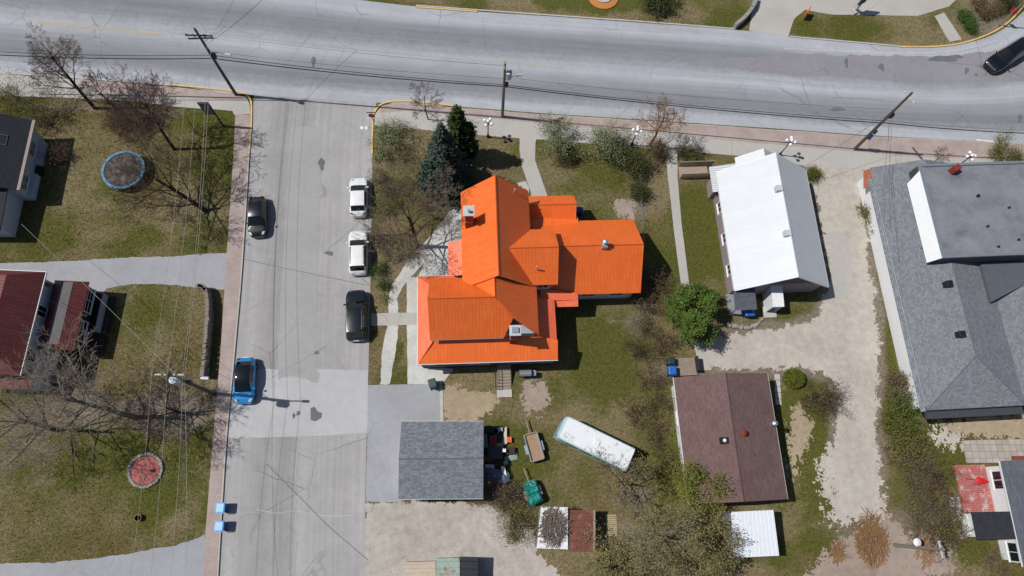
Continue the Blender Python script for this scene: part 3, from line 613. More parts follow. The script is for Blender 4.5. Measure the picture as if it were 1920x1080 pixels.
# ---- brown-roofed house
e = thing('brown_roof_house', 'low house with a brown shingle roof and white fascia', 'house', (*P(1370,830)[:2],0), rad(2.9)); BH = e
a = lc(e,1262,709,2.7); bq = lc(e,1476,936,2.7); nw = lc(e,1437,700,2.7); U0,U1,V0,V1 = a[0]+.05,nw[0]+.1,bq[1],a[1]+.05
gable_house(e,U0,U1,V0,V1,2.7,4.0,'v','white_siding','brown_shingle',ov=.45,trim='white_trim')
q = lc(e,1358,826,3.9); f = MB().box(q[0]-.35,q[0]+.35,q[1]-.28,q[1]+.28,3.5,3.98).build('roof_vent','black_metal',e); MB().ball((q[0],q[1],4.05),.17,10,6).build('vent_cap','white_trim',f)
q = lc(e,1394,812,3.9); MB().lathe((q[0],q[1]),[(.2,3.5),(.2,4.05),(.28,4.1),(.05,4.25)],12).build('flue','brick_red',e)
q = lc(e,1449,795,3.2); MB().lathe((q[0],q[1]),[(.16,2.4),(.16,3.6),(.24,3.65),(.24,3.8),(.05,3.9)],12).build('stove_pipe','galvanised',e)
window(e,(U0+.45,(V0+V1)/2+2,1.6),'-u',1.1,1.0); window(e,(U0+2.2,V0+.45,1.6),'-v',1.1,1.0)

# ---- grey garage
e = thing('grey_garage', 'single garage with a speckled grey shingle roof beside the parking pad', 'garage', (*P(828,862)[:2],0), rad(.4))
a = lc(e,752,790,2.6); bq = lc(e,906,935,2.6); gable_house(e,a[0]+.05,bq[0],bq[1],a[1],2.6,3.7,'u','grey_siding','grey_shingle_plain',ov=.3,trim='white_trim'); GAR = e
MB().box(a[0]+.33,a[0]+.345,bq[1]+1.5,a[1]-1.5,.05,2.2).build('garage_door','white_trim',e)

# ---- long grey building with hip roof and raised flat block
e = thing('grey_hip_building', 'long commercial building with speckled grey hip roof and raised flat section', 'building', (*P(1800,560)[:2],0), rad(3.2)); GB = e
n0 = lc(e,1632,314,3.0); s0 = lc(e,1739,770,3.0); hp = lc(e,1830,667,4.4)
U0 = (n0[0]+s0[0])/2; V0, V1 = s0[1]+.05, n0[1]; UR = hp[0]; zr = 4.4
D_ = hp[1]-V0
r = MB(); r.slab([(U0,V0,3.0),(U0,V1,3.0),(UR,V1,zr),(UR,hp[1],zr)]); r.slab([(U0,V0,3.0),(UR,hp[1],zr),(UR+D_,V0,3.0)]); r.slab([(UR,hp[1],zr),(UR+D_,V0,3.0),(UR+D_,V1,3.0),(UR,V1,zr)])
r.slab([(UR+D_+.003,V0,3.0),(UR+D_+.003,V1-8,3.0),(UR+D_+5,V1-8,4.2),(UR+D_+5,V0+4.4,4.2)]); r.slab([(UR+D_+.003,V0,3.0),(UR+D_+5,V0+4.4,4.2),(UR+D_+10,V0,3.0)])
ro = r.build('roof','grey_shingle',e); U1 = UR+D_
for pp in ([(UR,V1-9,zr),(UR,hp[1],zr)],[(UR,hp[1],zr),(U0,V0,3.0)],[(UR,hp[1],zr),(UR+D_,V0,3.0)]): MB().tube(pp,.05,6).build('hip_cap','grey_shingle_plain',ro)
f = MB(); f.slab([(U0-.45,V0-.1,2.72),(U0-.45,V1-1.2,2.72),(U0-.06,V1-1.2,2.96),(U0-.06,V0-.1,2.96)],.06); f.build('eave_strip','grey_shingle_plain',ro)
f = MB(); f.box(U0,U1+3,V0-.06,V0-.003,2.75,2.98); f.build('gutter','dark_grey',ro)
MB().box(U0+.15,U1-.3,V0+.35,V1-.2,0,2.92).build('wall','white_siding',e)
# raised flat block
n1 = lc(e,1725,311,5.6); s1 = lc(e,1765,483,5.6); fu0 = (n1[0]+s1[0])/2; fv0, fv1 = s1[1], n1[1]+.1
MB().box(fu0,fu0+18,fv0,fv1,0,5.45).build('flat_block','dark_grey',e)
mb = MB(); mb.box(fu0+.2,fu0+17.8,fv0+.2,fv1-.2,5.46,5.5)
m_, t_, b_ = newmat('flat_roof'); v_ = coords(t_); k_ = ramp(t_, mix(t_,.5,noise(t_,v_,.35,8,.7),noise(t_,v_,18,3)), [(.36,srgb('#3c3d41')),(.46,srgb('#6d6f75')),(.66,srgb('#878a90'))]); t_.links.new(k_,b_.inputs['Base Color']); b_.inputs['Roughness'].default_value=.85; MATS['flat_roof']=m_
mb.build('flat_roof','flat_roof',e)
f = MB(); f.box(fu0-.05,fu0+.22,fv0-.05,fv1+.05,5.46,5.7); f.box(fu0+.22,fu0+18,fv0-.05,fv0+.2,5.46,5.68); f.box(fu0+.22,fu0+18,fv1-.2,fv1+.05,5.46,5.68); f.build('parapet','galvanised',e)
f = MB(); f.slab([(fu0-.06,fv0-.05,5.6),(fu0-.06,fv1-.6,5.6),(fu0-.75,fv1-1.4,4.35),(fu0-.75,fv0-.05,4.35)],.08); f.build('sloped_parapet','white_siding',e)
q = lc(e,1789,318,5.8); MB().obox((q[0],q[1]),.5,.75,.55,5.5,6.3).build('brick_stack','brick_red',e)
q = lc(e,1778,328,5.6); MB().obox((q[0],q[1]),-.6,1.5,.07,5.51,5.56).build('pipe','galvanised',e)
for px_,py_ in ((1785,529),(1809,624)):
    q = lc(e,px_,py_,5.0); MB().box(q[0]-.3,q[0]+.3,q[1]-.28,q[1]+.28,3.6,4.75).build('roof_vent','black_metal',e,bevel=.04)
for k_,(px_,py_) in enumerate(((1832,368),(1890,390),(1850,425),(1908,450),(1870,463))):
    q = lc(e,px_,py_,5.5); MB().cyl((q[0],q[1]),.08 if k_ else .12,5.5,5.8,8).build('roof_pipe','black_metal',e)
MB().prism([(UR+3.4,fv0-.06),(UR+9,fv0-.06),(UR+9,fv0-1.6),(UR+3.4,fv0-4.0)],0,3.75).build('rear_block',mat('roof_grey','#50555d',.9,.12),e)
MB().box(U0+.1,U1,V0-.75,V0-.065,2.3,2.55).build('shade_strip','dark_grey',e)  # no real canopy: dark strip added to imitate the shaded band below the south eave
q = lc(e,1632,335,2.4); MB().slab([(q[0]-.9,q[1]-1.,2.3),(q[0]-.5,q[1]+.9,2.3),(U0-.02,q[1]+.9,2.9),(U0-.02,q[1]-1.,2.9)],.06).build('door_canopy',mat('rust_canopy','#8e5236',.7,.15),e)
MB().cyl((lc(e,1685,490)[0],lc(e,1685,490)[1]),.03,2.9,4.4,6).build('antenna_mast','black_metal',e)

# ---- bottom right white house with slate roof
e = thing('slate_roof_house', 'white house with a dark slate roof beside the red deck', 'house', (*P(1890,960)[:2],0), rad(.9)); SH = e
a = lc(e,1875,864,3.0); bq = lc(e,1919,1063,3.0); U0=(a[0]+bq[0])/2; V0,V1 = bq[1],a[1]
gable_house(e,U0,U0+9,V0,V1,3.0,4.9,'v','white_siding','slate_shingle',ov=.4,trim='white_trim')
for py_,px_ in ((900,1880),(1035,1900)):
    q = lc(e,px_,py_,1.6); window(e,(U0+.4,q[1],1.7),'-u',1.5,1.1)
ax = lc(e,1823,960,2.6); ay = lc(e,1833,1012,2.6)
MB().slab([(ax[0],ay[1],2.45),(ax[0],ax[1],2.45),(U0+.35,ax[1],2.95),(U0+.35,ay[1],2.95)],.1).build('annex_roof','dark_shingle',e)
MB().box(ax[0]+.25,U0+.38,ay[1]+.2,ax[1]-.15,0,2.4).build('annex_wall','white_siding',e)
f = MB(); bx_ = lc(e,1806,990,.6)
for i in range(3): f.slab([(bx_[0],ay[1]+.25+i*.62,1.0),(bx_[0],ay[1]+.25+i*.62+.58,1.0),(ax[0]+.2,ay[1]+.25+i*.62+.58,1.5),(ax[0]+.2,ay[1]+.25+i*.62,1.5)],.04)
f.build('bulkhead_panel','white_trim',e); MB().box(bx_[0]+.1,ax[0]+.24,ay[1]+.28,ax[1]-.2,0,.95).build('bulkhead_wall','white_siding',e)
MB().box(U0+1.2,U0+9,V1+.05,V1+.4,2.9,3.1).build('rear_fascia',mat('rust_trim','#7d3a30',.7,.15),e)

# ---- deck beside it, board by board
mat('red_deck','#a8625c',.85,.2,2,16,stain='#b3aba6',stain_amt=.35)
e = thing('red_deck', 'worn red plank deck along the white house wall', 'deck', (*P(1828,915)[:2],0), rad(.9))
d0 = lc(e,1790,872,.5); d1 = lc(e,1866,960,.5); nb = 22
L0, L1 = d1[1], d0[1]
for i in range(nb):
    y0 = L0+(L1-L0)*i/nb; MB().box(d0[0]+.02*random.random(),d1[0],y0+.008,y0+(L1-L0)/nb-.008,.42,.48+.006*random.random()).build('plank','red_deck',e)
f = MB()
for u in (d0[0]+.1,(d0[0]+d1[0])/2,d1[0]-.1): f.box(u-.05,u+.05,L0+.05,L1-.05,.2,.418)
for u in (d0[0]+.1,d1[0]-.1):
    for v in (L0+.1,L1-.1): f.box(u-.06,u+.06,v-.06,v+.06,0,.2)
f.build('joist_frame','red_deck',e)
s_ = lc(e,1813,946,.2)
for i in range(2): MB().box(s_[0]-.5+.3*i,s_[0]-.22+.3*i,s_[1]-.6,s_[1]+.6,.08+.14*i,.13+.14*i).build('step_board','red_deck',e)

# ---- upper left dark-roofed house
e = thing('dark_roof_house', 'dark-roofed house with shuttered bay windows behind the trampoline lawn', 'house', (*P(60,310)[:2],0), rad(.5)); DH = e
a = lc(e,65,225,3.1); bq = lc(e,22,356,3.1); U1=(a[0]+bq[0])/2+.1; V0,V1=bq[1],a[1]
mb = MB(); mb.box(U1-11,U1-.6,V0+.3,V1-.3,0,3.1); mb.build('wall','blue_white_siding',e)
r = MB(); r.slab([(U1-5.5,V0,5.9),(U1-5.5,V1,5.9),(U1,V1,3.1),(U1,V0,3.1)]); r.slab([(U1-11,V0,3.1),(U1-11,V1,3.1),(U1-5.5,V1,5.9),(U1-5.5,V0,5.9)]); ro = r.build('roof','dark_shingle',e)
for v in (V0+.31,V1-.31): MB().add([(U1-11,v,3.1),(U1-.6,v,3.1),(U1-5.5,v,5.7)],[(0,1,2),(2,1,0)]).build('gable_wall','blue_white_siding',e)
MB().box(U1+.003,U1+.3,V0,V1,2.95,3.1).build('gutter',mat('taupe','#8d807c',.8,.15),ro)
for c_ in (V0+1.6,V0+5.3):
    MB().box(U1-.6,U1-.1,c_-1.3,c_+1.3,0,.75).build('bay','blue_white_siding',e)
    window(e,(U1-.6,c_,1.75),'+u',1.5,1.3,bars=5)
MB().box(U1-.59,U1+.1,V0+3.,V0+3.9,0,.4).build('door_step','dark_wood',e)
MB().tube([(U1-2.4,V1-2.2,4.37),(U1-1.4,V1-2.2,3.86),(U1-1.4,V1-3.2,3.86),(U1-2.4,V1-3.2,4.37),(U1-2.4,V1-2.2,4.37)],.03,5).build('skylight_frame','galvanised',e)
MB().box(U1-10,U1-1.3,V0-3.6,V0+.28,0,2.6).build('annex_wall','blue_white_siding',e); MB().slab([(U1-10,V0-4,2.65),(U1-1.,V0-4,2.65),(U1-1.,V0+.25,2.9),(U1-10,V0+.25,2.9)]).build('annex_roof','dark_shingle',e)

# ---- left red-roofed house
e = thing('red_roof_house', 'white house with dark red metal roof and glazed porch', 'house', (*P(60,620)[:2],0), rad(-2.0)); RH = e
a = lc(e,86,510,5.0); bq = lc(e,55,700,5.0); U1=a[0]; V0,V1=bq[1]-.2,a[1]
mb = MB(); mb.box(U1-12,U1-.45,V0+.4,V1-.4,0,4.9); mb.build('wall','blue_white_siding',e)
kz = lc(e,53,521,6.6); r = MB(); I = 1.9
r.slab([(U1,V0,5.),(U1,V1,5.),(U1-I,V1-I*.55,7.0),(U1-I,V0+I,7.0)]); r.slab([(U1,V1,5.),(U1-14,V1,5.),(U1-12,V1-I*.55,7.0),(U1-I,V1-I*.55,7.0)])
r.slab([(U1-I,V1-I*.55,7.),(U1-12,V1-I*.55,7.),(U1-6.,(V0+V1)/2,7.9),]); r.slab([(U1-I,V1-I*.55,7.),(U1-6.,(V0+V1)/2,7.9),(U1-I,V0+I,7.0)])
r.slab([(U1,V0,5.),(U1-I,V0+I,7.),(U1-12,V0+I,7.),(U1-14,V0,5.)]); r.slab([(U1-I,V0+I,7.),(U1-6.,(V0+V1)/2,7.9),(U1-12,V0+I,7.)]); ro = r.build('roof','red_metal',e)
MB().box(U1-14,U1+.02,V1+.003,V1+.05,4.85,5.0).build('fascia','white_trim',ro); MB().box(U1+.003,U1+.05,V0,V1,4.85,5.0).build('fascia','white_trim',ro)
for v in (V0+2,V0+6): window(e,(U1-.45,v,3.6),'+u',.9,1.2)
g0 = lc(e,100,527,3.1); g1 = lc(e,166,527,3.1); g2 = lc(e,150,657,3.1)
gu = g1[0]; gv0,gv1 = g2[1],g1[1]
r = MB(); r.slab([(gu,gv0,2.9),(gu,gv1,2.9),(gu-.95,gv1-.35,3.7),(gu-.95,gv0+.35,3.7)]); r.slab([(U1-.4,gv0,2.9),(U1-.4,gv1,2.9),(gu-2.,gv1-.35,3.7),(gu-2.,gv0+.35,3.7)])
r.slab([(gu-.95,gv1-.35,3.7),(gu,gv1,2.9),(U1-.4,gv1,2.9),(gu-2.,gv1-.35,3.7)]); r.slab([(gu-.95,gv0+.35,3.7),(gu,gv0,2.9),(U1-.4,gv0,2.9),(gu-2.,gv0+.35,3.7)])
ro = r.build('porch_roof','red_metal',e); MB().box(gu-2.,gu-.95,gv0+.35,gv1-.35,3.6,3.72).build('roof_deck',mat('grey_felt','#5f5c5d',.9,.15),ro)
MB().box(U1-.42,gu-.35,gv0+.3,gv1-.3,0,2.85).build('porch_wall','dark_wood',e)
window(e,(gu-.35,gv1-1.5,2.0),'+u',2.2,1.3,bars=2); window(e,(gu-.35,gv1-4.4,2.0),'+u',1.8,1.3,bars=2)
q = lc(e,205,600); MB().box(gu-.3,q[0]+.2,gv0+.4,gv1-.6,0,.5).build('porch_floor','dark_wood',e); MB().box(gu+.5,gu+.62,gv0+2.2,gv1-.6,.502,1.35).build('porch_railing','grey_siding',e)
pp = lc(e,50,712,3.0); MB().slab([(U1-6,pp[1]-.8,2.7),(U1-.2,pp[1]-.8,2.7),(U1-.2,pp[1]+1.2,3.5),(U1-6,pp[1]+1.2,3.5)],.1).build('rear_roof','red_metal',e); MB().box(U1-5.8,U1-.4,pp[1]-.5,V0+.6,0,2.7).build('rear_wall','blue_white_siding',e)
q = lc(e,98,522,4.2); f = MB(); f.tube([(U1-.4,V1-1.0,4.2),(U1+.1,V1-1.0,4.4)],.03,6); f.tube([(U1+.08,V1-1.0,4.4),(U1+.2,V1-.9,4.5)],[.32,.05],14); f.build('satellite_dish','dark_grey',e)

# ---- sheds at the bottom
def shed(px, z, label, m, wall, name='shed', slope=.25, ribs=None):
    pts = [P(x,y,z) for x,y in px]; c0 = sum((Vector((p.x,p.y,0)) for p in pts), Vector())/len(pts)
    e = thing(name, label, 'shed', c0); L = [p-c0 for p in pts]
    for i,p in enumerate(L): p.z = z+(slope if i in (0,3) else 0)
    ro = MB().slab(L,.06).build('roof',m,e)
    Wl = [Vector((p.x*.95,p.y*.95,p.z-.07)) for p in L]; mb = MB(); mb.add([(p.x,p.y,0) for p in Wl]+[tuple(p) for p in Wl],[(0,1,5,4),(1,2,6,5),(2,3,7,6),(3,0,4,7)]); mb.build('wall',wall,e)
    if ribs:
        n, along = ribs; d = MB()
        for i in range(n):
            f_ = (i+.5)/n
            if along == 'u': a_,b_ = L[0].lerp(L[3],f_), L[1].lerp(L[2],f_)
            else: a_,b_ = L[0].lerp(L[1],f_), L[3].lerp(L[2],f_)
            d.tube([a_+Vector((0,0,.012)),b_+Vector((0,0,.012))],.022,4)
        d.build('roof_rib',m,ro)
    return e
mat('white_sheet','#dfe3e8',.45,.04,1.5,15,metal=.15,stain='#c5ccd4',stain_amt=.1); mat('rusty_sheet','#6b4033',.8,.25,1.6,14,stain='#8d5a44',stain_amt=.3); mat('flaking_white','#d8dadb',.8,.08,2,14,stain='#6a5340',stain_amt=.35)
mat('beige_sheet','#b3a592',.7,.12,2,14); mat('teal_rust','#8fa39a',.7,.15,2,14,stain='#8a6238',stain_amt=.4); mat('black_tarp','#141820',.5,.2)
shed([(1369,960),(1375,1046),(1461,1042),(1448,956)],2.3,'shed with ribbed white metal roof below the brown roof','white_sheet','grey_wood',ribs=(11,'u'))
shed([(1014,950),(1006,1028),(1065,1030),(1064,951)],2.0,'shed with flaking white roof strewn with branches','flaking_white','grey_wood')
shed([(1068,956),(1066,1034),(1113,1034),(1114,956)],1.8,'shed with rusty brown metal roof','rusty_sheet','weathered_wood',ribs=(6,'v'))
f = MB(); q0,q1 = P(1114,956,1.95),P(1114,1034,1.95); f.obox(((q0.x+q1.x)/2,(q0.y+q1.y)/2),math.atan2(q1.y-q0.y,q1.x-q0.x),(q1-q0).length,.16,1.87,2.1); o = f.build('timber_edge','weathered_wood'); tag(o,'weathered timber edge board on the rusty shed','timber')
e = shed([(758,1054),(755,1120),(818,1120),(817,1052)],1.6,'low shed with pale beige sheet roof at the bottom edge','beige_sheet','grey_wood',ribs=(8,'v'))
shed([(818,1047),(818,1120),(862,1120),(862,1045)],1.8,'shed with rust streaked teal roof panel','teal_rust','grey_wood',ribs=(6,'v'))
e = shed([(862,1044),(862,1120),(897,1120),(896,1045)],1.75,'open shed bay under black tarp','black_tarp','grey_wood',ribs=(5,'v'))

# ================================================================== VEHICLES
def carmat(name, c, flake=False):
    if name in MATS: return MATS[name]
    m, t, b = newmat(name); v = coords(t); cc = srgb(c)
    k = ramp(t, noise(t,v,1.5,4), [(.3,[x*.9 for x in cc]),(.7,[min(1,x*1.05) for x in cc])]); t.links.new(k,b.inputs['Base Color'])
    b.inputs['Roughness'].default_value = .28; b.inputs['Coat Weight'].default_value = .8; b.inputs['Coat Roughness'].default_value = .06; b.inputs['Metallic'].default_value = .35 if flake else 0
    MATS[name] = m; return m
glassmat('car_glass','#0b1214',.04); mat('tyre','#141414',.9,.1); mat('rim','#8d9094',.3,.1,metal=.8); mat('chrome','#b9bdc0',.15,.05,metal=.9)
mat('lamp_clear','#c9d2d6',.1,.05); mat('lamp_red','#7e1414',.2,.05); mat('plastic_black','#141517',.6,.1)
def car(label, px_front, px_rear, paint, W=1.84, Ht=1.5, kind='suv', rails=True, glassroof=False, group=None, z=.015):
    f, r_ = P(*px_front,.75), P(*px_rear,.75); d = f-r_; d.z = 0; L = d.length; c = (f+r_)/2
    e = thing('parked_car', label, 'car', (c.x,c.y,z), math.atan2(d.y,d.x), group)
    # stations from front (x=+L/2) to rear: s, top z, half-width factor, greenhouse flag
    if kind == 'suv': ST = [(0,.6,.56),(.014,.74,.72),(.05,.87,.86),(.12,.97,.965),(.18,1.02,1),(.225,1.05,1),(.25,1.08,1),(.415,Ht-.05,1),(.46,Ht,1),(.6,Ht+.02,1),(.78,Ht-.01,1),(.87,Ht-.06,.99),(.95,1.06,.93),(.985,.94,.82),(1,.68,.64)]
    else: ST = [(0,.53,.54),(.014,.66,.7),(.05,.78,.85),(.12,.87,.96),(.17,.91,1),(.215,.95,1),(.24,.98,1),(.43,Ht-.07,1),(.48,Ht-.01,1),(.6,Ht,1),(.73,Ht-.04,1),(.80,Ht-.12,.99),(.9,1.02,.93),(.975,.9,.8),(1,.63,.62)]
    wi, wt, rt, rb = 6, 7, 11, 12; belt = .98 if kind == 'suv' else .92; H = W/2; rows = []
    for i,(s,zt,wf) in enumerate(ST):
        x = L/2-s*L; h = H*wf; gh = wi <= i <= rt
        bz = min(belt, zt-.02); wr = h*(.74 if gh and i not in (wi,) else .80)
        half = [(h*.93,.22),(h*1.0,.48),(h*.99,max(.5,bz-.1)),(h*.93,bz),(wr, zt-.05 if gh else zt-.015),(wr*.72,zt-.008),(0,zt)]
        rows.append([(x,-y,zz) for y,zz in half]+[(x,y,zz) for y,zz in half[-2::-1]])
    N = 13; parts = {'body':MB(),'windshield':MB(),'rear_window':MB(),'lw':MB(),'rw':MB(),'roof':MB()}; vv = [p for row in rows for p in row]
    def q(nm, a): mb = parts[nm]; o = len(mb.v); mb.v += [vv[i] for i in a]; mb.f.append(tuple(range(o,o+len(a))))
    for i in range(len(ST)-1):
        for j in range(N-1):
            a = (i*N+j,(i+1)*N+j,(i+1)*N+j+1,i*N+j+1); nm = 'body'
            if i == wi and 4 <= j <= 7: nm = 'windshield'
            elif i == rt and 4 <= j <= 7: nm = 'rear_window'
            elif wt <= i < rt and j == 3: nm = 'lw'
            elif wt <= i < rt and j == 8: nm = 'rw'
            elif wt <= i < rt and 4 <= j <= 7: nm = 'roof'
            q(nm, a)
    for i in (0,len(ST)-1): q('body', [i*N+j for j in range(N)][::(1 if i else -1)])
    def fin(nm, name, m):
        o = parts[nm].build(name, m, e, smooth=True)
        bm = bmesh.new(); bm.from_mesh(o.data); bmesh.ops.remove_doubles(bm, verts=bm.verts, dist=.0005); bmesh.ops.recalc_face_normals(bm, faces=bm.faces); bm.to_mesh(o.data); bm.free(); return o
    fin('body','body',paint); fin('windshield','windshield','car_glass'); fin('rear_window','rear_window','car_glass'); fin('lw','side_window','car_glass'); fin('rw','side_window','car_glass'); fin('roof','roof','car_glass' if glassroof else paint)
    for sx in (.19,.8):
        for sd in (-1,1):
            x = L/2-sx*L; y = sd*(H-.12)
            ty = MB().tube([(x,y-.11,.33),(x,y+.11,.33)],.33,18).build('wheel','tyre',e); MB().tube([(x,y+sd*.09,.33),(x,y+sd*.125,.33)],.22,14).build('rim','rim',ty)
    for sd in (-1,1):
        MB().tube([(L/2-.3*L,sd*(H*.95),1.0),(L/2-.305*L,sd*(H+.17),1.03)],[.06,.1],8).build('side_mirror',paint,e,smooth=True)
        MB().slab([(L/2-.028*L,sd*H*.5,.8),(L/2-.035*L,sd*H*.72,.78),(L/2-.1*L,sd*H*.9,.87),(L/2-.09*L,sd*H*.62,.92)],.03).build('headlight','lamp_clear',e)
        MB().slab([(-L/2+.012*L,sd*H*.5,.9),(-L/2+.03*L,sd*H*.76,.92),(-L/2+.07*L,sd*H*.88,1.0),(-L/2+.05*L,sd*H*.66,1.03)],.03).build('taillight','lamp_red',e)
        if rails: MB().tube([(L/2-.44*L,sd*H*.66,Ht),(L/2-.5*L,sd*H*.67,Ht+.06),(L/2-.78*L,sd*H*.67,Ht+.05),(L/2-.83*L,sd*H*.66,Ht-.01)],.022,6).build('roof_rail','chrome' if paint!='white_car' else 'plastic_black',e)
    MB().box(L/2-.05,L/2+.006,-.36,.36,.38,.55).build('grille','plastic_black',e)
    MB().box(-L/2-.015,-L/2+.03,-.26,.26,.62,.75).build('licence_plate','white_trim',e)
    for sd in (-1,1): MB().tube([(L/2-.25*L,sd*.12,1.12),(L/2-.27*L,sd*.5,1.16)],.012,5).build('wiper','plastic_black',e)
    return e
carmat('white_car','#dcdddd'); carmat('black_car','#0c0e12'); carmat('charcoal_car','#1b2028',True); carmat('blue_car','#2f93d6',True); carmat('navy_black_car','#0d1016')
car('small black car parked at the left kerb', (482,443),(482,368),'black_car',1.78,1.47,'hatch',False)
car('white hatchback, the one nearer the main road', (672,332),(672,405),'white_car',1.82,1.52,'hatch',False)
car('white SUV with roof rails behind the white hatchback', (671.5,432),(671.5,514),'white_car',1.86,1.6)
car('dark charcoal SUV parked beside the footpath', (668,543),(668,639),'charcoal_car',1.98,1.72)
car('bright blue car with glass roof at the left kerb', (456,757),(461,670),'blue_car',1.84,1.55,'hatch',False,glassroof=True)
car('black SUV driving on the curve at the top right', (1856,126),(1924,81),'navy_black_car',1.98,1.75)

# camper bus with a white roof
fA, fB, rA, rB = P(1063,778,2.7),P(1040,818,2.7),P(1195,846,2.7),P(1174,880,2.7)
fr, rr = (fA+fB)/2, (rA+rB)/2; d = fr-rr; L = d.length; Wd = (fA-fB).length; c = (fr+rr)/2
e = thing('camper_bus','old camper bus with litter-strewn white roof and pale teal front','bus',(c.x,c.y,0),math.atan2(d.y,d.x))
mat('teal_body','#9fbcbb',.5,.08); mat('bus_roof','#d4d8da',.6,.06,2,10,stain='#8b8779',stain_amt=.28)
def rrect(l, wd, rf, rb_, n=5):
    o = []
    for cx,cy,r0,a0 in ((l/2-rf,wd/2-rf,rf,0),(-l/2+rb_,wd/2-rb_,rb_,90),(-l/2+rb_,-wd/2+rb_,rb_,180),(l/2-rf,-wd/2+rf,rf,270)):
        for k in range(n+1): a = rad(a0+90*k/n); o.append((cx+r0*math.cos(a),cy+r0*math.sin(a)))
    return o
def loft(rings):
    mb = MB(); n = len(rings[0])
    for r in rings: mb.v += r
    for i in range(len(rings)-1):
        for k in range(n): mb.f.append((i*n+k,i*n+(k+1)%n,(i+1)*n+(k+1)%n,(i+1)*n+k))
    mb.f.append(tuple((len(rings)-1)*n+k for k in range(n))); mb.f.append(tuple(range(n-1,-1,-1))); return mb
R1 = rrect(L,Wd,.45,.15); loft([[(x,y,.4) for x,y in R1],[(x*1.0,y,2.45) for x,y in R1],[(x*.985,y*.97,2.6) for x,y in R1]]).build('body','teal_body',e)
R2 = rrect(L*.95,Wd*.92,.34,.12); ro = loft([[(x-.12,y,2.602) for x,y in R2],[(x*.99-.12,y*.97,2.7) for x,y in R2]]).build('roof','bus_roof',e,smooth=False)
MB().box(-.3,.2,-.25,.25,2.702,2.8).build('roof_hatch','white_trim',ro,bevel=.03)
MB().box(L/2-.06,L/2+.01,-Wd*.4,Wd*.4,1.5,2.25).build('windshield','car_glass',e)
for sd in (-1,1):
    for i in range(4): MB().box(-L/2+.5+i*1.4,-L/2+1.6+i*1.4,sd*Wd/2-.02,sd*Wd/2+.02,1.5,2.15).build('side_window','car_glass',e)
    for x in (L/2-1.2,-L/2+1.5): MB().tube([(x,sd*(Wd/2-.25),.42),(x,sd*(Wd/2+.0),.42)],.42,16).build('wheel','tyre',e)
MB().box(L/2+.0,L/2+.14,-Wd*.46,Wd*.46,.42,.6).build('bumper','chrome',e)

# flat trailer and tarp-covered trailer
def trailer(label, A, B, C_, bed, tarp=False):
    a, b_, c_ = P(*A,.7),P(*B,.7),P(*C_,.7)      # front-left, front-right, rear-left corners
    d = (a-c_); L = d.length; W = (b_-a).length; ctr = c_+(a-c_)/2+(b_-a)/2
    e = thing('utility_trailer',label,'trailer',(ctr.x,ctr.y,0),math.atan2(d.y,d.x))
    nb = 7
    for i in range(nb): MB().box(-L/2+.05,L/2-.05,-W/2+W*i/nb+.006,-W/2+W*(i+1)/nb-.006,.58,.63).build('plank',bed,e)
    for sd in (-1,1):
        MB().box(-L/2,L/2,sd*W/2-.05,sd*W/2+.05,.5,.86).build('side_rail','galvanised' if not tarp else 'weathered_wood',e)
        MB().tube([(-.1,sd*(W/2+.16)-.09,.32),(-.1,sd*(W/2+.16)+.09,.32)],.32,14).build('wheel','tyre',e)
        MB().box(-.5,.35,sd*(W/2+.16)-.12,sd*(W/2+.16)+.12,.66,.7).build('mudguard','galvanised',e)
    for x in (-L/2,L/2): MB().box(x-.05,x+.05,-W/2+.051,W/2-.051,.5,.84).build('end_rail','weathered_wood',e)
    MB().tube([(L/2+.04,0,.5),(L/2+1.3,0,.45)],.06,6).build('drawbar','weathered_wood',e); MB().cyl((L/2+1.2,0),.03,0,.5,6).build('jockey_leg','galvanised',e)
    if tarp:
        mb = MB(); n1_, n2_ = 22, 14; r = random.Random(4)
        for i in range(n1_+1):
            for j in range(n2_+1):
                u, v = i/n1_, j/n2_; x = -L/2-.1+(L+.15)*u; y = -W/2-.12+(W+.24)*v
                edge = min(u,1-u,v,1-v)*6; h = .75+.55*min(1,edge)**.6*(1 if u>.42 else .8)+.16*math.sin(5*u+3*v)*min(1,edge)+r.uniform(-.07,.07)
                if abs(u-.42) < .04: h -= .25
                mb.v.append((x+r.uniform(-.03,.03),y+r.uniform(-.03,.03),max(.55,h)))
        for i in range(n1_):
            for j in range(n2_): a_ = i*(n2_+1)+j; mb.f.append((a_,a_+n2_+1,a_+n2_+2,a_+1))
        mb.build('tarpaulin',mat('teal_tarp','#178a80',.4,.25,3,12),e)
        for x in (-.45,.5): MB().tube([(x,-W/2-.16,.7),(x,-W/2+.1,1.38),(x,W/2-.1,1.36),(x,W/2+.16,.7)],.015,5).build('rope','weathered_wood',e)
    return e
mat('plywood','#9c8369',.9,.15,2,14,stain='#6d573f',stain_amt=.1)
trailer('flat utility trailer with bare plywood bed',(982,816),(1006,810),(996,866),'plywood')
trailer('small trailer under a crumpled teal tarpaulin',(982,908),(1002,899),(996,947),'weathered_wood',True)

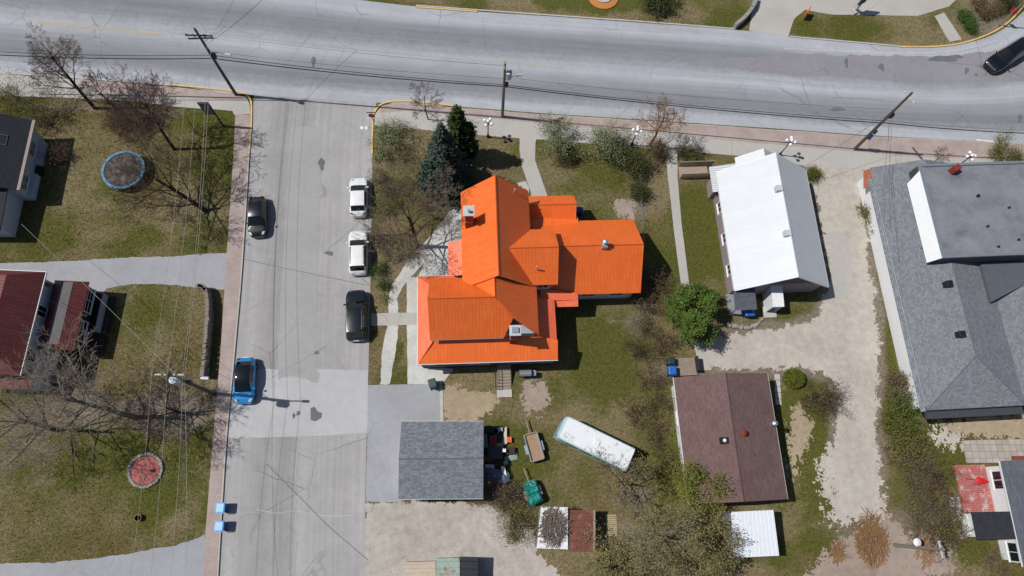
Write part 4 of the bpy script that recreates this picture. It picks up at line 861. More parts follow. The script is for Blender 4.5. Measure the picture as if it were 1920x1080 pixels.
# ================================================================== STREET FURNITURE
mat('pole_wood','#5a4c42',.9,.2,3,20); mat('pole_grey','#7b7468',.9,.15,3,20); mat('transformer_grey','#a9b8be',.4,.08); mat('ceramic','#9fa6aa',.4,.05); mat('cable_black','#0d0d0f',.7,.05); mat('cable_pale','#a4a5a0',.5,.05); mat('pale_wood','#b8b2a8',.9,.1)
def utility_pole(label, px, h, wood, arms=(), can=None, lamp=None, lean=(0,0), extras=True):
    p = P(*px); e = thing('utility_pole',label,'utility pole',(p.x,p.y,0)); T = lambda z: (lean[0]*z/h, lean[1]*z/h, z)
    MB().tube([T(0),T(h*.5),T(h)],[.17,.145,.11],10).build('pole',wood,e)
    for (z,ang,ln,m) in arms:
        t = T(z); a = MB().obox((t[0],t[1]),rad(ang),ln,.11,z-.06,z+.06).build('crossarm',m,e)
        for k in (-.46,-.2,.2,.46):
            x,y = t[0]+ln*k*math.cos(rad(ang)), t[1]+ln*k*math.sin(rad(ang)); MB().lathe((x,y),[(.03,z+.06),(.06,z+.12),(.03,z+.16),(.06,z+.2),(.02,z+.27)],8).build('insulator','ceramic',a)
        f = MB(); f.tube([(t[0]+.7*math.cos(rad(ang)),t[1]+.7*math.sin(rad(ang)),z-.06),T(z-.6)],.025,5); f.build('brace','galvanised',a)
    if can:
        for (z,ang) in can:
            t = T(z); x,y = t[0]+.42*math.cos(rad(ang)), t[1]+.42*math.sin(rad(ang))
            c = MB().lathe((x,y),[(.27,z-.55),(.29,z-.5),(.29,z+.35),(.31,z+.37),(.31,z+.42),(.1,z+.5)],14).build('transformer','transformer_grey',e); MB().cyl((x+.1,y),.045,z+.46,z+.75,8).build('bushing','ceramic',c); MB().cyl((x-.12,y+.05),.045,z+.46,z+.7,8).build('bushing','ceramic',c)
    if lamp:
        z,ang,ln = lamp; t = T(z); dx,dy = math.cos(rad(ang)),math.sin(rad(ang))
        a = MB().tube([t,(t[0]+dx*ln*.5,t[1]+dy*ln*.5,z+.35),(t[0]+dx*ln,t[1]+dy*ln,z+.45)],.035,6).build('lamp_arm','galvanised',e)
        MB().obox((t[0]+dx*(ln+.25),t[1]+dy*(ln+.25)),rad(ang),.62,.26,z+.36,z+.5).build('lamp_head','ceramic',a,bevel=.04)
    if extras:
        t = T(h*.62); MB().box(t[0]+.12,t[0]+.42,t[1]-.14,t[1]+.14,h*.6,h*.66).build('junction_box','dark_grey',e)
        MB().tube([(.16,.05,.1),T(h*.6)],.03,5).build('conduit','galvanised',e)
    return e, lambda z, dx=0, dy=0: Vector((p.x+lean[0]*z/h+dx, p.y+lean[1]*z/h+dy, z))
_,pL = utility_pole('leaning utility pole with double crossarm at the street corner',(443,178),10.6,'pole_wood',[(9.6,0,2.5,'pole_wood'),(9.2,4,2.3,'pole_wood')],None,(7.0,-12,1.7),(-.25,.1))
_,pC = utility_pole('utility pole carrying a grey transformer on the sidewalk',(942,219),9.4,'pole_grey',[(8.9,90,.8,'pole_wood')],[(7.6,0)],(6.6,15,1.2))
_,pR = utility_pole('utility pole with white crossarms and blue signs beside the gravel lane',(1602,280),10.4,'pole_wood',[(9.8,-60,1.9,'pale_wood')],None,None,(.1,.2))
_,pS = utility_pole('utility pole with wide pale crossarm above the left lawn',(401,738),10.0,'pole_wood',[(9.6,0,2.7,'pale_wood')],[(8.9,-60)],(8.2,-2,2.2))
_,pE = utility_pole('short service pole with white lamp beside the brush pile',(1677,1022),7.0,'pole_grey',[(6.6,95,1.3,'pale_wood')],None,None,extras=False)
q = P(1720,1017,3.6); o = tag(MB().lathe((q.x,q.y),[(.05,3.2),(.3,3.5),(.34,3.6),(.02,3.72)],16).build('lamp_reflector','white_trim'),'round white lamp reflector fixed low on the service pole','lamp'); o2 = MB().tube([(q.x,q.y,3.3),tuple(pE(3.3))],.03,6).build('bracket','galvanised',o)
# signs on the right pole
f = thing('pole_sign','blue and green signs fixed to the right utility pole','sign',tuple(pR(0)))
MB().obox((.24,.05),rad(45),.06,.6,2.2,3.1).build('sign_panel',mat('sign_blue','#2f6fb3',.5,.1),f); MB().obox((.26,.1),rad(45),.06,.5,3.2,3.9).build('sign_panel',mat('sign_green','#2d8f7c',.5,.1),f)
def wire(label, A, B, sag=.6, r=.014, m='cable_black', n=14, name='power_line'):
    A, B = Vector(A), Vector(B); pts = []
    for i in range(n+1):
        t = i/n; p = A.lerp(B,t); p.z -= 4*sag*t*(1-t); pts.append(p)
    return tag(MB().tube(pts,r,4).build(name,m),label,'cable')
W0 = lambda x,y,z: P(x,y,z)
wire('top pale wire from the corner pole off the left edge', pL(10.3), W0(-80,40,10.3), .3, .02,'cable_pale')
wire('middle pale wire from the corner pole off the left edge', pL(9.8,-.9), W0(-80,57,9.8), .3, .02,'cable_pale')
wire('lower pale wire from the corner pole off the left edge', pL(9.3,.9), W0(-80,70,9.3), .4, .02,'cable_pale')
wire('upper black cable bundle left of the corner pole', pL(6.7), W0(-80,93,6.7), .4, .032); wire('lower thick black cable left of the corner pole', pL(6.2), W0(-80,99,6.2), .4, .048)
wire('pale top wire spanning from corner pole to transformer pole', pL(10.3), pC(9.4), .35, .02,'cable_pale'); wire('second pale wire spanning from corner pole to transformer pole', pL(9.8,.5), pC(9.0), .4, .02,'cable_pale'); wire('third pale wire spanning from corner pole to transformer pole', pL(9.3,1.), pC(8.8,0,.2), .6, .02,'cable_pale')
wire('thin black wire spanning from corner pole to transformer pole', pL(7.3), pC(6.9), .4, .014); wire('upper black cable between corner pole and transformer pole', pL(6.7), pC(5.9), .45, .032); wire('thick black cable between corner pole and transformer pole', pL(6.2), pC(5.6), .45, .05)
wire('thin black wire between transformer pole and right pole', pC(7.2), pR(7.6), .6, .014); wire('upper black cable between transformer pole and right pole', pC(5.9), pR(5.6), .5, .032); wire('thick black cable between transformer pole and right pole', pC(5.6), pR(5.2), .5, .05)
wire('thick black cable running right from the right pole', pR(5.3), W0(2000,252,5.2), .4, .05); wire('thin black cable running right from the right pole', pR(5.7), W0(2000,246,5.6), .4, .016)
wire('black cable rising from the corner pole across the road', pL(9.1,1.2), W0(520,-30,9.), .3, .02); wire('thin wire from the corner pole towards the top edge', pL(9.3,1.), W0(470,-60,9.2), .2, .01)
for k,(dx,lab) in enumerate(((-1.25,'left'),(-.05,'middle'),(1.15,'right'))):
    wire(f'{lab} pale wire strung from the lawn pole north to the corner pole', pS(9.85,dx), pL(9.7,dx*.7), .9, .013,'cable_pale'); wire(f'{lab} pale wire strung from the lawn pole to the bottom edge', pS(9.85,dx), W0(232+40*k,1160,9.3), .5, .013,'cable_pale')
wire('grey secondary wire from the lawn pole to the corner pole', pS(7.4,.3), pL(7.6,.3), .7, .016,'cable_pale')
wire('grey secondary wire from the lawn pole to the bottom edge', pS(7.4,.3), W0(345,1160,7.4), .5, .014,'cable_pale')
wire('service drop from the lawn pole towards the red roof', pS(7.6), P(90,560,4.6), .4, .014); wire('service drop from the driveway pole line to the dark roof', pS(7.5), P(40,420,3.), .5, .013,'cable_pale')
for k,(a,lab) in enumerate((((1655,405),'first'),((1668,430),'second'))): wire(f'{lab} service wire dropping from the right pole onto the grey roof', pR(7.0+.3*k), P(*a,4.), .3, .012)
wire('service wire from the right pole to the white roof', pR(7.4), P(1509,312,3.4), .3, .012)
wire('thin wire along the grey roof to the antenna mast', pR(6.4), P(1686,492,4.3), .3, .012)
# five-globe street lamps
glob = mat('lamp_globe','#e4e6e8',.25,.03)
def street_lamp(label, px, h=3.0):
    p = P(*px); e = thing('street_lamp',label,'street lamp',(p.x,p.y,0),random.uniform(0,1),'globe street lamps along the sidewalk')
    MB().lathe((0,0),[(.16,0),(.16,.3),(.08,.45),(.055,1.2),(.05,h-.25),(.08,h-.2),(.05,h)],10).build('post','black_metal',e)
    for k in range(4):
        a = rad(45+90*k); x,y = .42*math.cos(a),.42*math.sin(a)
        ar = MB().tube([(0,0,h-.35),(x*.6,y*.6,h-.4),(x,y,h-.22)],.028,6).build('arm','black_metal',e); MB().ball((x,y,h-.02),.17,12,8).build('globe',glob,ar,smooth=True)
    MB().ball((0,0,h+.19),.18,12,8).build('globe',glob,e,smooth=True); MB().cyl((0,0),.1,h-.02,h+.03,8).build('finial','black_metal',e)
street_lamp('globe street lamp in front of the orange house',(915,257)); street_lamp('globe street lamp among the shrubs left of the long footpath',(1184,272)); street_lamp('globe street lamp behind the white-roofed house',(1461,291)); street_lamp('globe street lamp at the edge of the flat roof',(1786,318))
# signs
e = thing('billboard','grey notice board on a tall post by the corner','sign',tuple(P(419,236)))
MB().cyl((0,0),.09,0,4.3,8).build('post','black_metal',e); MB().box(-1.0,-.05,-.09,.09,2.3,4.2).build('board',mat('board_grey','#6e7680',.6,.1),e); MB().box(-1.05,.0,-.11,.11,4.21,4.3).build('board_frame','black_metal',e)
e = thing('stop_sign','red octagonal stop sign on a thin post','sign',tuple(P(703,238)))
MB().cyl((0,0),.035,0,2.6,8).build('post','galvanised',e)
oc = [(.36*math.cos(rad(22.5+45*k)),.36*math.sin(rad(22.5+45*k))) for k in range(8)]
mb = MB(); mb.add([(x,-.06,2.3+y) for x,y in oc]+[(x,-.035,2.3+y) for x,y in oc],[tuple(range(8)),tuple(range(15,7,-1))]+[(i,(i+1)%8,8+(i+1)%8,8+i) for i in range(8)]); mb.build('sign_face',mat('sign_red','#b01818',.5,.05),e)
tc = bpy.data.curves.new('lettering','FONT'); tc.body = 'STOP'; tc.size = .24; tc.align_x = 'CENTER'; tc.align_y = 'CENTER'; tc.extrude = .002; tmp = bpy.data.objects.new('lettering',tc); col.objects.link(tmp); bpy.context.view_layer.update(); lm = bpy.data.meshes.new_from_object(tmp.evaluated_get(bpy.context.evaluated_depsgraph_get())); bpy.data.objects.remove(tmp); lm.materials.clear(); lm.materials.append(MATS['white_trim']); to = bpy.data.objects.new('lettering',lm); col.objects.link(to); to.parent = e; to.location = (0,-.064,2.3); to.rotation_euler = (rad(90),0,0)
MB().box(-.45,.45,-.02,.0,2.75,2.9).build('name_plate','dark_grey',e)
for lab,px,w_,h0,h1,m in (('dark sign slab on a post beside the top driveway',(1603,22),1.0,1.4,3.6,'dark_grey'),):
    e = thing('roadside_sign',lab,'sign',tuple(P(*px)),rad(30)); MB().box(-w_/2,w_/2,-.1,.1,h0,h1).build('sign_panel',m,e); MB().box(-.12,.12,-.09,.09,0,h0).build('post','galvanised',e); MB().box(-.4,.4,-.3,.3,0,.25).build('sign_base','kerb_concrete',e)
e = thing('welcome_sign','small red and yellow sign in a flower bed','sign',tuple(P(1508,32)),rad(60))
MB().box(-.5,.5,-.06,.06,.3,1.3).build('sign_panel',mat('sign_orange','#d2571f',.5,.1),e); MB().box(-.3,.3,-.075,-.061,.6,1.1).build('emblem',mat('sign_yellow','#e2b53a',.5,.1),e)
for u in (-.4,.4): MB().cyl((u,0),.05,0,.3,6).build('post','galvanised',e)
e = thing('corner_pole','galvanised corner post with red sign at the top right','pole',tuple(P(1872,48)),0); MB().tube([(0,0,0),(0,0,5.5)],.07,8).build('post','galvanised',e); MB().tube([(0,0,5.4),(1.,.6,5.7),(2.0,1.3,5.75)],.04,6).build('arm','galvanised',e); MB().obox((.1,.1),.6,.06,.7,2.,2.7).build('sign_face','sign_red',e)

# bins
def bin_(label, px, m, h=1.05, w_=.58, rz=0, lid=None, z=0.03):
    p = P(*px); e = thing('wheeled_bin',label,'bin',(p.x,p.y,z),rz)
    loft([[(x*.8,y*.8,.06) for x,y in rrect(w_,w_*1.15,.06,.06,2)],[(x,y,h-.08) for x,y in rrect(w_,w_*1.15,.06,.06,2)]]).build('bin_body',m,e)
    l = loft([[(x*1.06,y*1.06,h-.078) for x,y in rrect(w_,w_*1.15,.08,.08,2)],[(x*1.04,y*1.04,h-.02) for x,y in rrect(w_,w_*1.15,.08,.08,2)],[(x*.8,y*.8,h+.04) for x,y in rrect(w_,w_*1.15,.08,.08,2)]]).build('lid',lid or m,e)
    MB().tube([(-w_*.4,-w_*.68,h-.1),(w_*.4,-w_*.68,h-.1)],.02,6).build('handle',lid or m,e)
    for sd in (-1,1): MB().tube([(sd*w_*.42-.03,-w_*.5,.1),(sd*w_*.42+.03,-w_*.5,.1)],.1,10).build('wheel','tyre',e)
    return e
mat('bin_blue','#1d5fae',.45,.08); mat('bin_lightblue','#7fb2e2',.4,.08); mat('bin_deepblue','#0f2f8e',.45,.08); mat('bin_teal','#2d4a48',.5,.1); mat('bin_dark','#26303c',.5,.1)
bin_('blue bin with pale lid at the kerb, the upper one',(421,952),'bin_blue',lid='bin_lightblue',w_=.72); bin_('blue bin with pale lid at the kerb, the lower one',(419,986),'bin_blue',lid='bin_lightblue',w_=.72)
bin_('deep blue bin against the north-east corner of the orange house',(1084,401),'bin_deepblue',rz=1.57)
bin_('bright blue bin beside the small wooden deck',(1256,698),'bin_blue',w_=.7); bin_('dark lidded bin beside the small wooden deck',(1254,680),'bin_dark',w_=.6)
bin_('dark green bin at the end of the parking pad',(812,722),'bin_teal',rz=.3,w_=.7); bin_('blue recycling bin under the porch of the mauve house',(1399,590),'bin_blue',w_=.75,rz=1.57)

# small wooden deck by the brown house
e = thing('wooden_deck','small weathered plank deck at the brown house corner','deck',tuple(P(1286,686)),rad(2.9)); a = lc(e,1263,672,.3); b_ = lc(e,1308,703,.3); nb = 14
for i in range(nb): y0 = b_[1]+(a[1]-b_[1])*i/nb; MB().box(a[0],b_[0],y0+.008,y0+abs(a[1]-b_[1])/nb-.008,.22,.27+.006*random.random()).build('plank','weathered_wood',e)
MB().box(a[0]+.1,b_[0]-.1,b_[1]+.1,a[1]-.1,0,.215).build('joist_frame','weathered_wood',e); MB().box(b_[0]-.08,b_[0],b_[1]+.3,a[1],.275,1.2).build('railing','dark_wood',e)
# boardwalk with slatted rails at the white house
e = thing('boardwalk_ramp','wooden ramp with slatted side rails leading to the white-roofed house','ramp',tuple(P(1300,320)),rad(3.5)); a = lc(e,1272,311,.3); b_ = lc(e,1329,331,.3); nb = 26
for i in range(nb): x0 = a[0]+(b_[0]-a[0])*i/nb; MB().box(x0+.006,x0+(b_[0]-a[0])/nb-.006,b_[1]+.1,a[1]-.1,.2,.25).build('plank',mat('pink_wood','#a08c80',.9,.15),e)
for v in (b_[1],a[1]):
    MB().box(a[0],b_[0]+.6,v-.04,v+.04,1.1,1.16).build('handrail','weathered_wood',e)
    for i in range(nb+5): x0 = a[0]+(b_[0]+.6-a[0])*i/(nb+5); MB().box(x0,x0+.06,v-.03,v+.03,.1,1.095).build('baluster','weathered_wood',e)
# trampoline
p = P(231,318,.9); e = thing('trampoline','round trampoline with blue edge pad under bare branches','trampoline',(p.x,p.y,0)); R_ = 2.1
mb = MB(); n = 40
for k in range(n):
    a = 2*math.pi*k/n
    for r0,z in ((R_-.25,.86),(R_-.22,.93),(R_,.93),(R_+.03,.86)): mb.v.append((r0*math.cos(a),r0*math.sin(a),z))
for k in range(n):
    for j in range(3): a = 4*k+j; b_ = 4*((k+1)%n)+j; mb.f.append((a,a+1,b_+1,b_))
mb.build('edge_pad',mat('pad_blue','#3583ae',.6,.2,2,10,stain='#33424e',stain_amt=.55),e,smooth=False)
MB().lathe((0,0),[(R_-.26,.84),(R_-.26,.85)],40).build('jump_mat',mat('mat_black','#23211f',.8,.2,2,12,stain='#5a5146',stain_amt=.6),e)
for k in range(6):
    a = rad(60*k+10); MB().tube([(R_*math.cos(a),R_*math.sin(a),.85),(R_*1.02*math.cos(a),R_*1.02*math.sin(a),.0)],.03,6).build('leg','galvanised',e)
# stone-ringed flower bed with flag pole
p = P(273,882); e = thing('flower_bed','round flower bed of red mulch ringed by grey stones','flower bed',(p.x,p.y,0)); n = 30
MB().lathe((0,0),[(1.25,-.02),(1.25,.1),(.6,.16),(.01,.18)],28).build('mulch',mat('red_mulch','#a5605a',.95,.3,6,30,stain='#b07a72',stain_amt=.2),e)
base = MB().box(-.13,.13,-.14,.14,0,.18).build('stone',mat('edging_stone','#8e8b86',.9,.15),e,bevel=.02)
for k in range(n):
    o = base if k == 0 else base.copy()
    if k: col.objects.link(o); o.parent = e
    a = 2*math.pi*k/n; rr_ = 1.42+random.uniform(-.02,.02); o.location = (rr_*math.cos(a),rr_*math.sin(a),0); o.rotation_euler = (0,0,a+random.uniform(-.1,.1)); s_ = random.uniform(.9,1.12); o.scale = (s_,s_,random.uniform(.85,1.15))
q = P(243,879); e = thing('bird_feeder','bird feeder on a thin pole beside the round flower bed','bird feeder',tuple(P(262,880))); MB().cyl((0,0),.02,0,2.2,6).build('pole','black_metal',e)
for k in range(4): a = rad(90*k+20); MB().tube([(0,0,2.1),(.2*math.cos(a),.2*math.sin(a),2.25),(.3*math.cos(a),.3*math.sin(a),2.05)],.012,5).build('hook','black_metal',e)
MB().lathe((0,0),[(.12,1.75),(.12,2.0),(.16,2.02),(.02,2.12)],10).build('feeder','galvanised',e)
p = P(262,971); e = thing('flower_pot','round planter tub standing on the lawn','planter',(p.x,p.y,0)); MB().lathe((0,0),[(.2,0),(.27,.3),(.31,.34),(.31,.4),(.26,.4),(.24,.3),(.01,.28)],18).build('pot',mat('terracotta','#8b6a52',.8,.15),e); MB().cyl((0,0),.24,.3,.31,16).build('soil',mat('soil','#2a211c',.95,.2),e)
# fire pit stones, stepping slabs
e = thing('stepping_slabs','row of pale square slabs beside the brown house','paving',tuple(P(1457,728)))
for i in range(5):
    q = lc(e,1457+.6*i,707+11.6*i,.0); MB().obox((q[0],q[1]),0,.55,.55,0,.06).build('slab','kerb_concrete',e,bevel=.015)
e = thing('rock_border','curved border of rough stones by the mauve house porch','stone border',tuple(P(1400,608)))
for i in range(26):
    t_ = i/25; x = 1365+t_*63; y = 607+6*math.sin(t_*3.1)-14*max(0,t_-.8)*5*.5; q = lc(e,x+random.uniform(-1,1),y+random.uniform(-2.5,2.5)); s_ = random.uniform(.12,.24)
    MB().ball((q[0],q[1],s_*.5),s_,7,5,.7).build('stone','edging_stone',e)
sheet('footpath', [(1752,30),(1770,24),(1803,74),(1780,79)], .034, 'concrete', .02)
e = thing('stone_wall','low curved stone wall at the top driveway entrance','wall',tuple(P(1396,32))); L_ = [lc(e,x,y) for x,y in smooth_line([(1414,0),(1411,14),(1402,28),(1390,42),(1375,54)],4)]
for a_,b_ in zip(L_,L_[1:]): MB().obox(((a_[0]+b_[0])/2,(a_[1]+b_[1])/2),math.atan2(b_[1]-a_[1],b_[0]-a_[0]),math.hypot(b_[0]-a_[0],b_[1]-a_[1])-.02,.4,0,random.uniform(.8,.95)).build('stone','edging_stone',e,bevel=.03)
p = P(1131,-6); e = thing('flower_bed','round flower bed with orange edging at the top edge','flower bed',(p.x,p.y,0)); MB().lathe((0,0),[(1.75,-.02),(1.75,.12),(1.2,.18),(.01,.2)],28).build('mulch',mat('orange_mulch','#b5793f',.95,.2,6,30),e); MB().lathe((0,0),[(1.0,.19),(1.0,.3),(.01,.34)],20).build('centre_stone','kerb_concrete',e)
# barbecue by the stairs
p = P(984,703); e = thing('barbecue','covered gas barbecue beside the back stairs','barbecue',(p.x,p.y,0),rad(2)); MB().tube([(-.55,0,1.0),(.55,0,1.0)],[.3,.3],12).build('lid','galvanised',e); MB().box(-.6,.6,-.28,.28,.7,.95).build('firebox','dark_grey',e); MB().box(.62,1.0,-.25,.25,.85,.9).build('side_shelf','grey_wood',e)
for x,y in ((-.5,-.22),(.5,-.22),(-.5,.22),(.5,.22)): MB().box(x-.03,x+.03,y-.03,y+.03,0,.7).build('leg','dark_grey',e)
# red patio umbrella, folded over the deck
p = P(1833,901,.49); e = thing('patio_umbrella','folded red umbrella lying across the red deck','umbrella',(p.x,p.y,.49),rad(-6))
MB().tube([(-1.1,.05,.12),(.95,0,.2)],.025,6).build('pole','black_metal',e)
mb = MB(); pr = [(-.45,.02),(-.25,.24),(.0,.38),(.45,.22),(.95,.02)]
for k in range(9):
    a = 2*math.pi*k/8
    for x,r0 in pr: mb.v.append((x,r0*math.cos(a)*(1+.12*(k%2)),.22+r0*.45*math.sin(a)))
for k in range(8):
    for j in range(4): a = k*5+j; mb.f.append((a,a+1,a+6,a+5))
mb.build('canopy',mat('umbrella_red','#c2121f',.6,.1),e); MB().tube([(-.5,-.35,.05),(.2,-.42,.1)],.02,5).build('rib','black_metal',e)
# clutter beside the garage
def junk(name, label, cat, px, parts, rz=0):
    p = P(*px); e = thing(name,label,cat,(p.x,p.y,0),rz)
    for nm,mb,m in parts: mb.build(nm,m,e)
    return e
junk('barrel','blue plastic barrel beside the garage wall','barrel',(929,810),[('drum',MB().lathe((0,0),[(.27,0),(.3,.2),(.3,.7),(.27,.9),(.25,.9),(.01,.87)],16),mat('barrel_blue','#1c58b0',.4,.1)),('hoop',MB().lathe((0,0),[(.31,.4),(.31,.46)],16),'bin_blue')])
junk('red_crate','rust red box under the garage eave','box',(924,829),[('box',MB().box(-.32,.32,-.5,.5,0,.6),mat('crate_red','#7c2a1e',.7,.15)),('lid',MB().box(-.35,.35,-.53,.53,.602,.66),'crate_red')])
junk('lumber_stack','stack of pale lumber offcuts near the garage','lumber',(944,820),[('board',MB().obox((0.08*i,.05*i),1.45+.05*i,1.5,.13,.1*i,.1*i+.09),'pale_wood') for i in range(4)])
junk('toy_wagon','small orange toy wagon near the garage','wagon',(955,825),[('tray',MB().box(-.2,.2,-.25,.25,.2,.4),'sign_orange'),('wheel',MB().tube([(-.22,0,.12),(.22,0,.12)],.12,10),'tyre')])
junk('workbench','dark workbench against the garage','bench',(932,850),[('bench_top',MB().box(-.8,.5,-.55,.55,.75,.82),'dark_grey')]+[('leg',MB().box(x-.04,x+.04,y-.04,y+.04,0,.75),'dark_wood') for x in (-.7,.4) for y in (-.45,.45)])
junk('plank_pile','pile of weathered green planks beside the garage','lumber',(958,862),[('board',MB().obox((0,.14*i),.2+.05*i,1.2,.12,.08*(i%3),.08*(i%3)+.07),mat('green_wood','#8fa196',.9,.1)) for i in range(4)])
junk('wooden_box','open wooden box at the end of the garage clutter','box',(957,846),[('box',MB().box(-.35,.35,-.3,.3,0,.45),'weathered_wood'),('rim',MB().box(-.38,.38,-.33,.33,.452,.5),'dark_wood')])
junk('covered_boat','small boat under a grey blue cover behind the garage','boat',(930,893),[('hull',loft([[(x*.6,y*.6,.05) for x,y in rrect(2.4,1.2,.5,.2)],[(x,y,.55) for x,y in rrect(2.4,1.2,.5,.2)]]),'white_trim'),('cover',loft([[(x*1.01,y*1.01,.552) for x,y in rrect(2.4,1.2,.5,.2)],[(x*.6,y*.3,.85) for x,y in rrect(2.4,1.2,.5,.2)]]),mat('boat_cover','#5a6a80',.7,.15))],rad(-8))
CL = [('black plastic tub at the top of the garage clutter',(916,806),'plastic_black',.5,.6,.5),('grey toolbox beside the blue barrel',(938,806),'galvanised',.4,.3,.4),('dark crate below the red box',(920,848),'dark_grey',.6,.7,.55),('brown carton next to the lumber stack',(936,836),'pink_wood',.45,.4,.4),('white bucket lid on the workbench end',(945,846),'white_trim',.25,.25,.9),('rusty steel box near the workbench',(914,862),'rusty_sheet',.7,.5,.6),('grey sheet metal box behind the boat',(918,876),'galvanised',.8,.4,.45),('small green box near the planks',(948,868),'green_wood',.35,.3,.3),('blue grey case against the garage wall',(910,828),'boat_cover',.35,1.2,.9),('white panel leaning at the boat stern',(944,884),'white_trim',.3,.8,.7)]
for lab,px_,m_,w1,w2,h_ in CL: junk('storage_box',lab,'box',px_,[('box',MB().box(-w1/2,w1/2,-w2/2,w2/2,0,h_),m_),('lid',MB().box(-w1/2-.02,w1/2+.02,-w2/2-.02,w2/2+.02,h_+.002,h_+.05),m_)],random.uniform(-.3,.3))
junk('firewood_bundle','bundle of pale slats beside the rusty shed','lumber',(1146,985),[('slat',MB().box(-.5,.5,-.9+.17*i,-.78+.17*i,.02,.1),mat('pale_slat','#a89b76',.9,.15)) for i in range(11)])

# ================================================================== VEGETATION
def leafmat(name, c, var=.35, rough=.7):
    if name in MATS: return MATS[name]
    m, t, b = newmat(name); v = coords(t); cc = srgb(c)
    k = ramp(t, mix(t,.5,noise(t,v,1.2,4),noise(t,v,14,2)), [(.3,[x*(1-var*1.5) for x in cc]),(.5,cc),(.7,[min(1,x*(1+var)) for x in cc])])
    t.links.new(k,b.inputs['Base Color']); b.inputs['Roughness'].default_value = rough; b.inputs['Specular IOR Level'].default_value = .2
    MATS[name] = m; return m
for n_,c_ in (('twig_grey','#71665c'),('twig_brown','#53463a'),('twig_red','#5f4a44'),('twig_pale','#877d72'),('bark','#3e342c'),('bark_pale','#7d756b'),('twig_tan','#8a6a48')): leafmat(n_,c_,.2,.9)
for n_,c_ in (('leaf_bud','#7a7448'),('leaf_olive','#6a6538'),('leaf_green','#506529'),('leaf_pale','#76805a'),('leaf_dark','#454a2a'),('leaf_yellow','#6d7030'),('spruce_needle','#44524a'),('cedar_leaf','#3a4620'),('leaf_brown','#6a5c46'),('leaf_hedge','#5d6326'),('leaf_garden','#46602c')): leafmat(n_,c_)
def np_mesh(name, V, F, m, parent=None):
    V = np.asarray(V,np.float32).reshape(-1,3); F = np.asarray(F,np.int32); n, k = F.shape
    me = bpy.data.meshes.new(name); me.vertices.add(len(V)); me.vertices.foreach_set('co',V.ravel()); me.loops.add(n*k); me.loops.foreach_set('vertex_index',F.ravel())
    me.polygons.add(n); me.polygons.foreach_set('loop_start',np.arange(0,n*k,k,dtype=np.int32)); me.polygons.foreach_set('loop_total',np.full(n,k,np.int32)); me.update(calc_edges=True)
    me.materials.append(MATS[m]); o = bpy.data.objects.new(name,me); col.objects.link(o)
    if parent: o.parent = parent
    return o
def tubes(segs, k):
    A = np.array(segs,np.float64); P0,P1,r0,r1 = A[:,0:3],A[:,3:6],A[:,6],A[:,7]; d = P1-P0; d /= np.linalg.norm(d,axis=1,keepdims=True)+1e-9
    ref = np.where(np.abs(d[:,2:3])<.9,[[0,0,1.]],[[1.,0,0]]); x = np.cross(d,ref); x /= np.linalg.norm(x,axis=1,keepdims=True)+1e-9; y = np.cross(x,d); n = len(A)
    a = 2*np.pi*np.arange(k)/k; dirs = x[:,None]*np.cos(a)[None,:,None]+y[:,None]*np.sin(a)[None,:,None]
    V = np.stack([P0[:,None]+dirs*r0[:,None,None],P1[:,None]+dirs*r1[:,None,None]],1).reshape(-1,3)
    o = np.arange(n)[:,None]*2*k; j = np.arange(k)[None]; F = np.stack([o+j,o+(j+1)%k,o+k+(j+1)%k,o+k+j],-1).reshape(-1,4); return V,F
def leaves(pts, size, rg, flat=.5, per=1, spread=.1):
    pts = np.repeat(np.asarray(pts),per,axis=0); n = len(pts); c = pts+rg.normal(0,spread,(n,3)); a = rg.normal(0,1,(n,3)); a[:,2] *= flat; a /= np.linalg.norm(a,axis=1,keepdims=True)
    b = rg.normal(0,1,(n,3)); b[:,2] *= flat; b -= a*np.sum(a*b,1,keepdims=True); b /= np.linalg.norm(b,axis=1,keepdims=True); s = size*rg.uniform(.6,1.3,(n,1)); a *= s; b *= s*.6
    V = np.stack([c-a,c+b,c+a,c-b],1).reshape(-1,3); return V, np.arange(4*n).reshape(-1,4)
def branch(S, tips, p, d, L, r, lv, maxlv, pr, rg):
    n = 5 if lv == 0 else (4 if lv < 3 else 3); pts = [p]; dd = d.copy()
    for i in range(n):
        dd = dd+rg.normal(0,pr['wob']*(1 if lv else .35),3)+np.array([0,0,pr['up']*(1 if lv else 0)]); dd /= np.linalg.norm(dd); p = p+dd*L/n
        r0 = r*(1-i/n*(.55 if lv == 0 else .75)); r1 = r*(1-(i+1)/n*(.55 if lv == 0 else .75)); S.append((*pts[-1],*p,max(r0,pr['rmin']),max(r1,pr['rmin']),lv)); pts.append(p)
    if lv >= maxlv: tips.append(pts[-1]); tips.append(pts[-2]); return
    k = pr['n'][lv]; t0 = pr['t0'] if lv == 0 else .25
    for c in range(k):
        t = t0+(1-t0)*((c+rg.random())/k); x = t*n; i = min(int(x),n-1); q = pts[i]+(pts[i+1]-pts[i])*(x-i); ax = pts[i+1]-pts[i]; ax = ax/np.linalg.norm(ax)
        ph = 2.4*c+rg.random()*1.2; u = np.cross(ax,[.3,.2,1.] if abs(ax[2])<.9 else [1.,0,0]); u /= np.linalg.norm(u); w_ = np.cross(ax,u); an = math.radians(pr['ang'][min(lv,len(pr['ang'])-1)]*rg.uniform(.7,1.3))
        nd = ax*math.cos(an)+(u*math.cos(ph)+w_*math.sin(ph))*math.sin(an); fl = pr['ratio'][min(lv,len(pr['ratio'])-1)]
        branch(S,tips,q,nd,L*fl*rg.uniform(.7,1.15)*(1.15-.5*t if lv else 1.1-.25*t),r*pr['rr']*(1-.4*t)*(1 if lv else .9),lv+1,maxlv,pr,rg)
